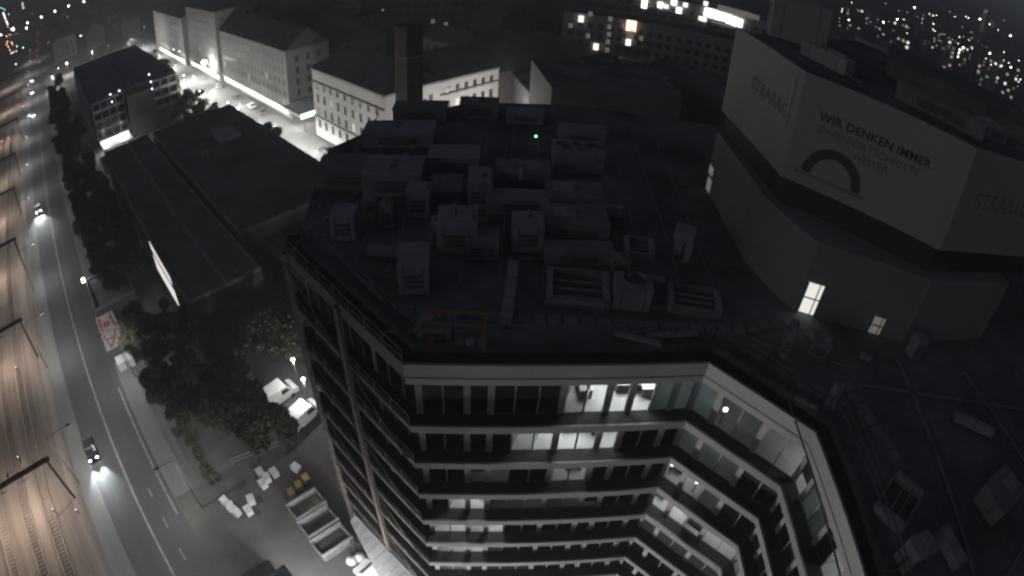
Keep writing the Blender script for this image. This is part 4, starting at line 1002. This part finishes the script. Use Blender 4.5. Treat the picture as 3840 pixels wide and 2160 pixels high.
p = ORG[ch.name]; MB().box(p + ZV * 16.6, U * 1.75, V * 1.75, ZV * 16.6).build('shaft', 'brick', ch); MB().box(p + ZV * 33.4, U * 1.95, V * 1.95, ZV * .3).build('cap', 'brick', ch)
for z in (10, 20, 28): MB().box(p + ZV * z, U * 1.8, V * 1.8, ZV * .12).build('band', 'cornice', ch)
# low annexes at the foot of the pale wing
for b_ in (70, 86):
    street_lamp(80, b_, 1, 'lamp in the yard before the pale wing', 'lamps before the pale wing', 5200, 9.0, (1, .97, .92), .8, kind='POINT')
block('brown_annex', 'dark brownish annex adjoining the end of the pale wing', 'building', G0(93, 92.6), U, 13, V, 26, 15.5, 'brick', 'gable', 'tile_dark', ridge=5.5, cornice=False)
gb = block('grey_tenement', 'long grey tenement along the bright side street with many dim windows', 'building', G0(139, 61.6), U, 56, V, 13, 19.3, 'plaster_grey', 'gable', 'tile_dark', ridge=5.0, faces=(('1', 18, 5, 3.4, 3.2, 1.0, 1.8, 1.0, 1.0), ('2', 3, 5, 3.4, 3.2, 1.0, 1.8, 1.5, 1.5)), lit=(('1', 9, 1, 'dim_glow'), ('1', 4, 2, 'dim_glow')))
gt = block('end_tenement', 'tall pale-grey tenement at the far bend of the bright side street', 'building', G0(196, 60.6), U, 40, V, 15, 26.0, 'plaster_grey', 'hip', 'tile_dark', ridge=5.0, faces=(('1', 13, 7, 3.4, 3.2, 1.0, 1.8, 1.0, 1.0), ('2', 4, 7, 3.4, 3.2, 1.0, 1.8, 1.0, 1.0)), lit=(('1', 7, 2, 'dim_glow'),))
gc = block('far_tenement', 'grey tenement closing the side street behind the tall one', 'building', G0(238, 59), U, 60, V, 15, 21.0, 'plaster_grey', 'gable', 'tile_dark', ridge=5.0, faces=(('1', 16, 6, 3.4, 3.2, 1.0, 1.8, 1.0, 1.0),))
for (b0, a0, a1, t_) in ((61.5, 140, 194, gb), (60.5, 197, 235, gt), (58.9, 240, 290, gc)):
    n = int((a1 - a0) / 4)
    for i in range(n):
        MB().box(g(a0 + (i + .5) * (a1 - a0) / n, b0 - .03, 1.7), U * 1.7, V * .05, ZV * .75).build('shop_window', 'shop_window', t_)
    MB().box(g((a0 + a1) / 2, b0 - .5, 3.3), U * ((a1 - a0) / 2), V * .5, ZV * .10).build('shop_canopy', 'plaster_white', t_)
# lit forecourt canopy in the gap
fc = thing('lit_canopy', 'brightly lit flat canopy between corner building and grey tenement', 'canopy', g(131, 60.5))
MB().box(g(131, 62.5, 5.0), U * 5.6, V * 4.0, ZV * .22).build('roof', 'white_paint', fc)
MB().box(g(125.2, 62.4, 5.0), U * .12, V * 4.1, ZV * .55).build('lit_fascia', 'lit_strip', fc)
MB().box(g(131, 58.3, 5.0), U * 5.6, V * .1, ZV * .4).build('fascia', 'white_paint', fc)
for a in (127, 135): MB().bar(g(a, 60, 0), g(a, 60, 4.8), .3).build('post', 'grey_steel', fc)
lamp('AREA', 'canopy_light', g(131, 61, 4.6), 900, (1, .98, .94), fc, 4.0)
t = thing('flood_mast', 'glaring floodlight mast over the bright side street', 'lamp', g(204, 57.5))
p = ORG[t.name]; MB().tube(p, p + ZV * 7, .10).build('pole', 'grey_steel', t); MB().ball(p + ZV * 7.2, 1.0, 1.0, .8).build('lamp_cluster', 'lamp_white', t); lamp('POINT', 'mast_light', p + Vector((.8, -.8, 5.6)), 4000, (1, .98, .94), t, .5)

# white balcony block at the road
wb = block('balcony_block', 'flat-roofed bluish block with white balcony grids facing the long hall', 'building', G0(174, 10.4), U, 74, V, 29, 14.0, 'plaster_dark', roofm='blue_roof')
def balconies(b0, b1, rows, cols):
    for r_ in range(rows):
        z = 12.4 - r_ * 3.0
        bl = MB().box(g(173.2, (b0 + b1) / 2, z - 1.45), U * .8, V * ((b1 - b0) / 2), ZV * .12).build('balcony', 'balcony_white', wb)
        MB().box(g(172.45, (b0 + b1) / 2, z - .95), U * .05, V * ((b1 - b0) / 2), ZV * .40).build('parapet', 'balcony_white', bl)
        for c_ in range(cols + 1):
            MB().box(g(173.2, b0 + (b1 - b0) * c_ / cols, z), U * .8, V * .12, ZV * 1.4).build('divider', 'balcony_white', wb)
        for c_ in range(cols):
            MB().box(g(173.96, b0 + (b1 - b0) * (c_ + .5) / cols, z - .1), U * .03, V * ((b1 - b0) / cols * .36), ZV * 1.0).build('window', 'window_dark', wb)
    MB().box(g(173.2, (b0 + b1) / 2, 13.85), U * .85, V * ((b1 - b0) / 2 + .1), ZV * .15).build('balcony_roof', 'balcony_white', wb)
balconies(11.0, 21.4, 4, 4); balconies(31.0, 39.0, 3, 3)
MB().box(g(205, 24, 15.2), U * 30, V * .5, ZV * 1.0).build('roof_screen', 'dark_blue', wb)
MB().box(g(172, 26, 6.5), U * 1.9, V * 4.0, ZV * 6.5).build('stair_tower', 'plaster_dark', wb)
en = thing('lit_entrance', 'floodlit white entrance shelter at the foot of the balcony block', 'shelter', g(162, 15.5))
MB().box(g(162, 15.5, 3.9), U * 4.2, V * 4.6, ZV * .12).build('roof', 'white_paint', en)
for a, b in ((158.3, 11.5), (158.3, 19.5), (165.7, 11.5), (165.7, 19.5)): MB().bar(g(a, b, 0), g(a, b, 3.8), .16).build('post', 'grey_steel', en)
for b in (12.5, 18.5):
    MB().bar(g(168, b, 0), g(168, b, 8.4), .14).build('mast', 'grey_steel', en); MB().box(g(167.5, b, 8.5), U * .5, V * .4, ZV * .1).build('lamp_hood', 'dark_steel', en)
    lamp('SPOT', 'entrance_light', g(167.2, b, 8.3), 5200, (.95, .98, 1), en, .3, g(163, 15.5, 3), 150, .6)
# apartment slabs beyond the office roof
e1 = Vector((.982, -.188, 0)); n1_ = Vector((-.188, -.982, 0)); e2_ = Vector((.188, .982, 0))
sp = Vector((9.5, 174, 0))
sl = block('apartment_slab', 'long apartment slab with balcony bands and scattered lit windows behind the office roof', 'building', (sp.x, sp.y), e1, 60, e2_, 14, 23.4, 'plaster_grey', roofm='roof_dark', faces=(('1', 20, 7, 2.5, 3.0, 1.5, 1.5, 1, 1),))
for r_ in range(7): MB().box(sp + e1 * 30 + n1_ * .5 + ZV * (1.1 + 3.0 * r_), e1 * 29.5, n1_ * .5, ZV * .42).build('balcony_band', 'plaster_grey', sl)
C3 = lambda pts: crop(1920, 0, 2.683, pts)
lit_on(sl, sp + n1_ * 1.05, e1, n1_, C3([(695, 190), (845, 470), (535, 550), (1170, 425)]), 1.5, 2.0, 'shop_window')
lit_on(sl, sp + n1_ * 1.05, e1, n1_, C3([(590, 255), (990, 190), (980, 270), (975, 345), (965, 420), (957, 500), (765, 360), (500, 520), (1300, 385), (1130, 265), (790, 140)]), 1.2, 1.5, 'dim_glow')
lit_on(sl, sp + n1_ * 1.05, e1, n1_, C3([(1200, 260)]), 2.9, 3.4, 'lit_window_peach')
lit_on(sl, sp + n1_ * 1.05, e1, n1_, C3([(1190, 350)]), 2.0, 3.0, 'dim_glow')
sp2 = Vector((16, 262, 0)); e3_ = Vector((.955, -.297, 0)); n3_ = Vector((-.297, -.955, 0))
s2 = block('lit_apartment_slab', 'long low slab with a glaring lit storey behind the apartment slab', 'building', (sp2.x, sp2.y), e3_, 104, -n3_, 16, 21.5, 'plaster_grey', roofm='roof_dark', faces=(('1', 26, 5, 3.0, 3.6, 2.0, 1.6, 1, 1),))
for r_ in range(5): MB().box(sp2 + e3_ * 52 + n3_ * .4 + ZV * (1.6 + 3.6 * r_), e3_ * 51.5, n3_ * .4, ZV * .35).build('balcony_band', 'plaster_grey', s2)
lit_on(s2, sp2 + n3_ * .9, e3_, n3_, C3([(1335, 20), (1330, 55), (1492, 50), (1630, 25), (1680, 105)]), 2.2, 2.4, 'lit_strip')
lit_on(s2, sp2 + n3_ * .9, e3_, n3_, C3([(1552, 65), (1900, 185), (1935, 195), (1745, 50), (1950, 35)]), 2.0, 2.0, 'shop_window')
lit_on(s2, sp2 + n3_ * .9, e3_, n3_, C3([(1990, 130), (2045, 150), (2100, 165), (2155, 182), (2210, 205), (2265, 225)]), 4.6, 3.6, 'lit_strip')
lit_on(s2, sp2 + n3_ * .9, e3_, n3_, C3([(2140, 85), (2230, 110), (2330, 135), (2420, 165), (2080, 220), (2180, 250)]), 6.0, 2.2, 'dim_glow')
# dark roofs between office roof and slabs
gp_ = Vector((-3.5, 150, 0))
gb2 = block('gable_house', 'house with a pale gable end beside the apartment slab', 'house', (-3.5, 152), Vector((.93, .36, 0)), 13, Vector((-.36, .93, 0)), 24, 12.5, 'plaster_white', 'gable', 'tile_dark', ridge=4.2)
for i, (px, py, z, w, d, rot, lab) in enumerate(((1560, 235, 24, 24, 18, .2, 'dark flat-topped block with skylight beyond the office roof'), (1730, 215, 22, 22, 16, -.5, 'dark block between the office roof and apartment slab'), (1440, 235, 14, 20, 14, .3, 'low dark block beside the pale gable house'))):
    p = at(px, py, z); ea = Vector((math.cos(rot), math.sin(rot), 0)); eb = Vector((-ea.y, ea.x, 0))
    block('dark_block', lab, 'building', (p.x - ea.x * w / 2, p.y - ea.y * w / 2), ea, w, eb, d, z, 'plaster_dark', roofm='roof_dark')
p = at(1600, 150, 24.2); t = thing('oval_skylight', 'pale oval skylight on the dark flat-topped block', 'skylight', p)
MB().tube(p, p + ZV * .4, 3.0, 2.7, 20).build('dome', 'plant_casing', t); MB().tube(p + ZV * .4, p + ZV * .45, 2.2, 2.2, 20).build('glass_disc', 'plant_casing_dull', t); t.scale = (1.3, .55, 1)

# houses filling the city beyond
rc = random.Random(12)
def filler(a, b, la, lb, z, roof, label, faces=True, nlit=0):
    f = []
    if True:
        nr = max(2, int((z - 2) / 3.3)); f = [('1', max(3, int(la / 4)), nr, 3.2, 3.2, 1.1, 1.7, 1, 1), ('2', max(2, int(lb / 4)), nr, 3.2, 3.2, 1.1, 1.7, 1, 1)]
    li = []
    for _ in range(nlit):
        fc_ = rc.choice('12'); ff = f[0] if fc_ == '1' else f[1]; li.append((fc_, rc.randrange(ff[1]), rc.randrange(ff[2]), rc.choice(['shop_dim', 'dim_glow', 'warm_glow'])))
    wl_ = rc.choice(['plaster_dark', 'plaster_dark', 'plaster_grey']); rm_ = rc.choice(['tile_dark', 'tile_brown'])
    lb_ = '%s %s city house, %s roof%s, %s' % ('grey' if wl_ == 'plaster_grey' else 'dark', {'flat': 'flat-topped', 'hip': 'hipped', 'gable': 'gabled'}[roof], 'brownish' if rm_ == 'tile_brown' else 'black', ', lit window' if nlit else '', label)
    return block('city_house', lb_, 'house', G0(a, b), U, la, V, lb, z, wl_, roof, rm_, 'houses of the city beyond the side street', ridge=rc.uniform(3, 5), faces=f, lit=li, cornice=False)
cnt = 0
for row, b in enumerate((82, 104, 128, 154, 184)):
    a = 128 - row * 14 + (0 if row else 12)
    while a < 330 + row * 60:
        la = rc.uniform(16, 30); lb = rc.uniform(11, 15); z = rc.uniform(12, 19)
        filler(a, b + rc.uniform(-2, 2), la, lb, z, rc.choice(['gable', 'hip', 'gable']), 'in the %s row behind the tenements' % ORD[row], row < 3, 1 if rc.random() < .35 else 0)
        a += la + rc.uniform(2, 9); cnt += 1
for a in (385, 410, 440, 480, 520, 560, 610, 660):
    for b in (6, 30, 52):
        if 300 < a < 370: continue
        filler(a, b + rc.uniform(-2, 2), rc.uniform(16, 26), rc.uniform(12, 18), rc.uniform(8, 15), rc.choice(['flat', 'hip', 'gable']), 'beyond the plaza', a < 450, 1 if rc.random() < .3 else 0)
# building with the blue-lit top storey
pb = far(1015, 95, 190); eb_ = Vector((.985, .17, 0)); nb_ = Vector((.17, -.985, 0))
bb = block('blue_lit_building', 'dark building with blue-lit top storey windows behind the corner building', 'building', (pb.x - 4, pb.y), eb_, 34, -nb_, 14, 29, 'plaster_dark', roofm='roof_dark', faces=(('1', 11, 7, 6, 3.1, 1.3, 1.5, 1, 1),))
C2 = lambda pts: crop(960, 0, 2.683, pts)
pl = Vector((pb.x - 4, pb.y, 0))
lit_on(bb, pl, eb_, nb_, C2([(1500, 264), (1550, 256)]), 2.2, 2.4, 'lit_window_blue')
lit_on(bb, pl, eb_, nb_, C2([(1440, 258), (1723, 275), (1720, 365), (1910, 410)]), 1.3, 1.6, 'shop_dim')
lit_on(bb, pl, eb_, nb_, C2([(1785, 300), (1780, 215), (1910, 245), (1605, 430), (1650, 430), (1590, 260), (1850, 390)]), 1.3, 1.5, 'dim_glow')

# ------------------------------------------------------------------ far city lights
def far_lamp(px, py, mname, size=1.0, label='x', group='g', z=9.0, rmax=1300, r=None, light=0):
    d = raydir(px, py)
    if r is None:
        r = (CAM_Z - z) / max(1e-6, -d.z) * math.hypot(d.x, d.y) if d.z < -1e-4 else rmax
        r = min(r, rmax)
    p = far(px, py, r); s = max(.22, r * .00085 * size)
    gz = 0 if r < rmax * .999 else p.z - 12
    t = thing('street_lamp', label, 'street lamp', Vector((p.x, p.y, gz)), group)
    MB().bar(Vector((p.x, p.y, gz)), p, max(.12, s * .2)).build('pole', 'dark_steel', t)
    MB().ball(p, s, s, s, 8, 5).build('lamp_head', mname, t)
    if light: lamp('POINT', 'plaza_light', p - ZV * (s + .4) + Vector((.4, -.4, 0)), light, (1, .95, .9), t, .3)
C5 = lambda pts: crop(0, 0, 4.025, pts)
C7 = lambda pts: crop(3000, 0, 3.0667, pts)
LL = 'white lamp glowing along the far cross street near the railway'
for p in C5([(625, 260), (830, 170), (1035, 90), (1265, 25), (415, 345), (400, 425), (10, 525)]): far_lamp(*p, 'lamp_white', 1.5, LL, 'lamps along the far cross street')
for p in C5([(345, 50), (355, 120), (335, 85)]): far_lamp(*p, 'lamp_far', 1.3, 'cluster of cool lamps beside the far end of the road', 'lamps at the far road end')
for p in C5([(1390, 780), (1008, 945), (790, 1160), (1975, 735)]): far_lamp(*p, 'lamp_dim', 1.6, 'pale lamp standing on the broad paved plaza', 'lamps on the plaza', 7, light=7000)
for p in C5([(878, 1030), (860, 657), (240, 968)]): far_lamp(*p, 'lamp_far_cool', 1.2, 'small cool lamp near the paved plaza', 'cool lamps near the plaza', 7)
for p in C5([(1217, 540), (2440, 575), (2520, 575), (2640, 620)]): far_lamp(*p, 'lamp_warm', 1.3, 'warm lamp glowing among houses near the plaza', 'warm lamps near the plaza', 7)
for p in C5([(2250, 1125), (2275, 1235), (2295, 1340), (1665, 1425), (1690, 1535), (1800, 1370)]): far_lamp(*p, 'lamp_far_cool', .9, 'small cool lamp fixed before a white balcony', 'balcony lamps', r=math.hypot(*G0(171.5, 18)))
for p in C5([(1840, 140), (2178, 408), (730, 640), (1040, 520), (800, 395), (1020, 255), (1155, 190), (1640, 690)]): far_lamp(*p, 'lamp_dim', 1.0, 'faint lamp among dark houses beyond the plaza', 'faint lamps beyond the plaza')
for p in C5([(160, 435), (150, 525), (100, 545), (110, 630), (175, 640), (100, 670), (190, 670), (125, 705), (150, 755), (245, 770), (170, 805), (120, 400), (210, 450)]): far_lamp(*p, 'lamp_orange', 1.1, 'orange lamp at the far railway station throat', 'orange lamps over the far tracks', 6)
for p in C5([(195, 440)]): far_lamp(*p, 'lamp_white', 2.6, 'glaring white lamp over the far tracks', None, 8)
for p in C5([(50, 200), (65, 240), (80, 280), (95, 320), (115, 360), (60, 220), (75, 260), (105, 340)]): far_lamp(*p, 'lamp_far', 1.6, 'lamp in the dense white line at the far railway end', 'dense white lamps at the far railway', 8)
for p in C5([(255, 700), (348, 720), (200, 790), (20, 120), (70, 145), (130, 215), (45, 130)]): far_lamp(*p, 'lamp_cyan', 1.0, 'small cyan signal lamp by the far tracks', 'cyan signals by the far tracks', 6)
def traffic_light(px, py, mname, label):
    p = at(px, py, 4.5); t = thing('traffic_light', label, 'traffic light', Vector((p.x, p.y, 0)))
    MB().bar((p.x, p.y, 0), p, .14).build('pole', 'dark_steel', t); MB().box(p + ZV * .2, U * .15, V * .2, ZV * .5).build('housing', 'dark_steel', t); MB().ball(p - U * .3 + ZV * .1, .26, .26, .26).build('lens', mname, t)
traffic_light(74, 290, 'lamp_cyan', 'traffic light showing blue-green over the main road')
traffic_light(21, 347, 'lamp_red', 'traffic light showing red beside the railway')
traffic_light(58, 267, 'lamp_red', 'traffic light showing red over the main road')
traffic_light(4, 356, 'lamp_red', 'traffic light showing red among the railway tracks')
for x, y in ((502, 229), (1068 / 2.786 * 0 + 462, 190)): far_lamp(x, y, 'lamp_far', 1.0, 'lamp glowing among trees by the side street', 'lamps among the side street trees', 9)
for p in crop(560, 60, 2.786, [(820, 905), (925, 968), (945, 730), (255, 350), (315, 370), (365, 665), (770, 985)]): far_lamp(*p, 'lamp_far', .9, 'lamp glowing among trees by the side street', 'lamps among the side street trees', 6)
for p in crop(960, 0, 2.683, [(695, 118), (380, 10), (435, 12), (1440, 12), (2195, 12), (2170, 32), (1230, 5)]): far_lamp(*p, 'lamp_warm' if p[1] > 20 else 'lamp_far', 1.0, 'lamp glowing over the dark roofs of the far quarter', 'lamps over the far quarter', 14)
# right: tower blocks and lamps below the hills
rt = random.Random(21)
for i, (x0, x1, y0, r, nl) in enumerate(((2095, 2130, 62, 300, 4), (2130, 2175, 10, 520, 7), (2215, 2262, 22, 480, 9), (2262, 2300, 52, 380, 8), (2330, 2372, 60, 620, 10), (2372, 2410, 90, 430, 9), (2420, 2452, 105, 520, 10), (2462, 2480, 160, 330, 6), (2490, 2530, 130, 460, 10), (2535, 2572, 150, 400, 9), (2180, 2215, 30, 700, 5), (2300, 2335, 20, 900, 7), (2440, 2490, 70, 1000, 8))):
    A = far(x0, y0, r); B = far(x1, y0 + (x1 - x0) * .45, r); e = Vector((B.x - A.x, B.y - A.y, 0)); L = e.length; e.normalize(); n = Vector((e.y, -e.x, 0))
    if n.dot(A) > 0: n = -n
    z = max(10, A.z)
    cols = max(3, int(L / 4)); rows = max(3, int(z / 3.2)); li = [('1', rt.randrange(cols), rows - 1 - rt.randrange(min(rows, 7)), rt.choice(['shop_dim', 'dim_glow', 'shop_window', 'warm_glow'])) for _ in range(nl)]
    block('tower_block', 'distant dark tower block with scattered lit windows below the hill', 'building', (A.x, A.y), e, L, -n, 14, z, rt.choice(['plaster_dark', 'plaster_grey']), roofm='roof_dark', group='tower blocks below the hill', faces=(('1', cols, rows, 2.5, 3.2, 1.8, 1.7, .5, .5),), lit=li)
RL = 'distant lamp twinkling in the city below the hill'
bright = [(560, 228), (1118, 220), (1315, 85), (2070, 220), (2420, 410), (1875, 550), (1840, 575), (1830, 610), (1818, 655), (2182, 612), (2425, 775), (960, 255)]
mid = [(485, 105), (483, 130), (595, 28), (1197, 222), (1232, 382), (1490, 160), (1530, 180), (1570, 175), (1535, 275), (1530, 340), (1553, 357), (1780, 190), (1910, 190), (1938, 207), (2180, 280), (2280, 345), (1833, 427), (1945, 460), (1820, 500), (2140, 672), (2195, 745), (2240, 732), (2345, 600), (2345, 693), (2320, 755), (2400, 725), (2518, 698), (2515, 942), (2535, 915)]
dim = [(455, 210), (450, 250), (458, 295), (545, 325), (985, 40), (1180, 290), (1250, 320), (1235, 140), (1135, 125), (1630, 390), (1658, 395), (1715, 437), (1753, 455), (1593, 463), (1620, 475), (1545, 475), (1570, 525), (1878, 420), (1965, 370), (2110, 750), (2505, 990), (2350, 230), (2150, 130), (1720, 135), (1405, 215), (1400, 265), (1865, 310), (1020, 250), (760, 215), (675, 125), (2500, 870), (2120, 710)]
for p in C7(bright): far_lamp(*p, 'lamp_white', 1.1, 'bright distant lamp in the city below the hill', 'bright lamps below the hill', 12, r=rt.uniform(240, 420))
for p in C7(mid): far_lamp(*p, 'lamp_far' if rt.random() < .7 else 'lamp_far_cool', .8, RL, 'distant lamps below the hill', 12, r=rt.uniform(260, 420))
for p in C7(dim): far_lamp(*p, 'lamp_dim', .9, 'faint distant lamp in the city below the hill', 'faint lamps below the hill', 12, r=rt.uniform(260, 420))
# hill with a tower whose floodlight is put in as glow
m = MB(); hr = random.Random(9); N = 90; prev = None
for i in range(N + 1):
    az = R(-70 + 150 * i / N); hgt = 40 + 16 * (.5 + .5 * math.sin(i * .35 + 1)) + 14 * math.sin(i * .9) + hr.uniform(-4, 4)
    if az > R(35): hgt += 16 * min(1, (az - R(35)) / R(10)) * (1 if az < R(60) else .6)
    d = Vector((math.sin(az), math.cos(az), 0)); ptsr = [d * 1350, d * 1500 + ZV * (hgt * .55), d * 1750 + ZV * hgt, d * 2100 + ZV * hgt * .9, d * 2600]
    if prev:
        for q in range(4): m.quad(prev[q], ptsr[q], ptsr[q + 1], prev[q + 1])
    prev = ptsr
struct('hills', m, 'hill')
p = far(2476, 40, 1600); t = thing('hilltop_tower', 'hilltop tower glowing as if floodlit beside a pale glowing dome on the ridge', 'tower', Vector((p.x, p.y, p.z - 45)))
MB().tube(p - ZV * 45, p + ZV * 8, 6, 5, 8).build('shaft', 'dim_glow', t); MB().tube(p + ZV * 8, p + ZV * 20, 5, .5, 8).build('spire', 'warm_glow', t); MB().ball(p + Vector((20, -17, -12)), 10, 10, 10).build('dome', 'dim_glow', t)  # shaft, spire and dome glow by themselves in place of floodlights

# night air over the whole scene
hz = bpy.data.materials.new('haze'); hz.use_nodes = True
hn = hz.node_tree.nodes
for n in list(hn):
    if n.type != 'OUTPUT_MATERIAL': hn.remove(n)
pv_ = hn.new('ShaderNodeVolumePrincipled'); pv_.inputs['Color'].default_value = (.86, .88, .92, 1); pv_.inputs['Density'].default_value = HAZE; pv_.inputs['Anisotropy'].default_value = 0.0
hz.node_tree.links.new(pv_.outputs[0], [n for n in hn if n.type == 'OUTPUT_MATERIAL'][0].inputs['Volume']); MATS['haze'] = hz
o = MB().bx(-3900, 3900, -3900, 3900, -1.0, 150.0).build('haze', 'haze'); o['kind'] = 'stuff'
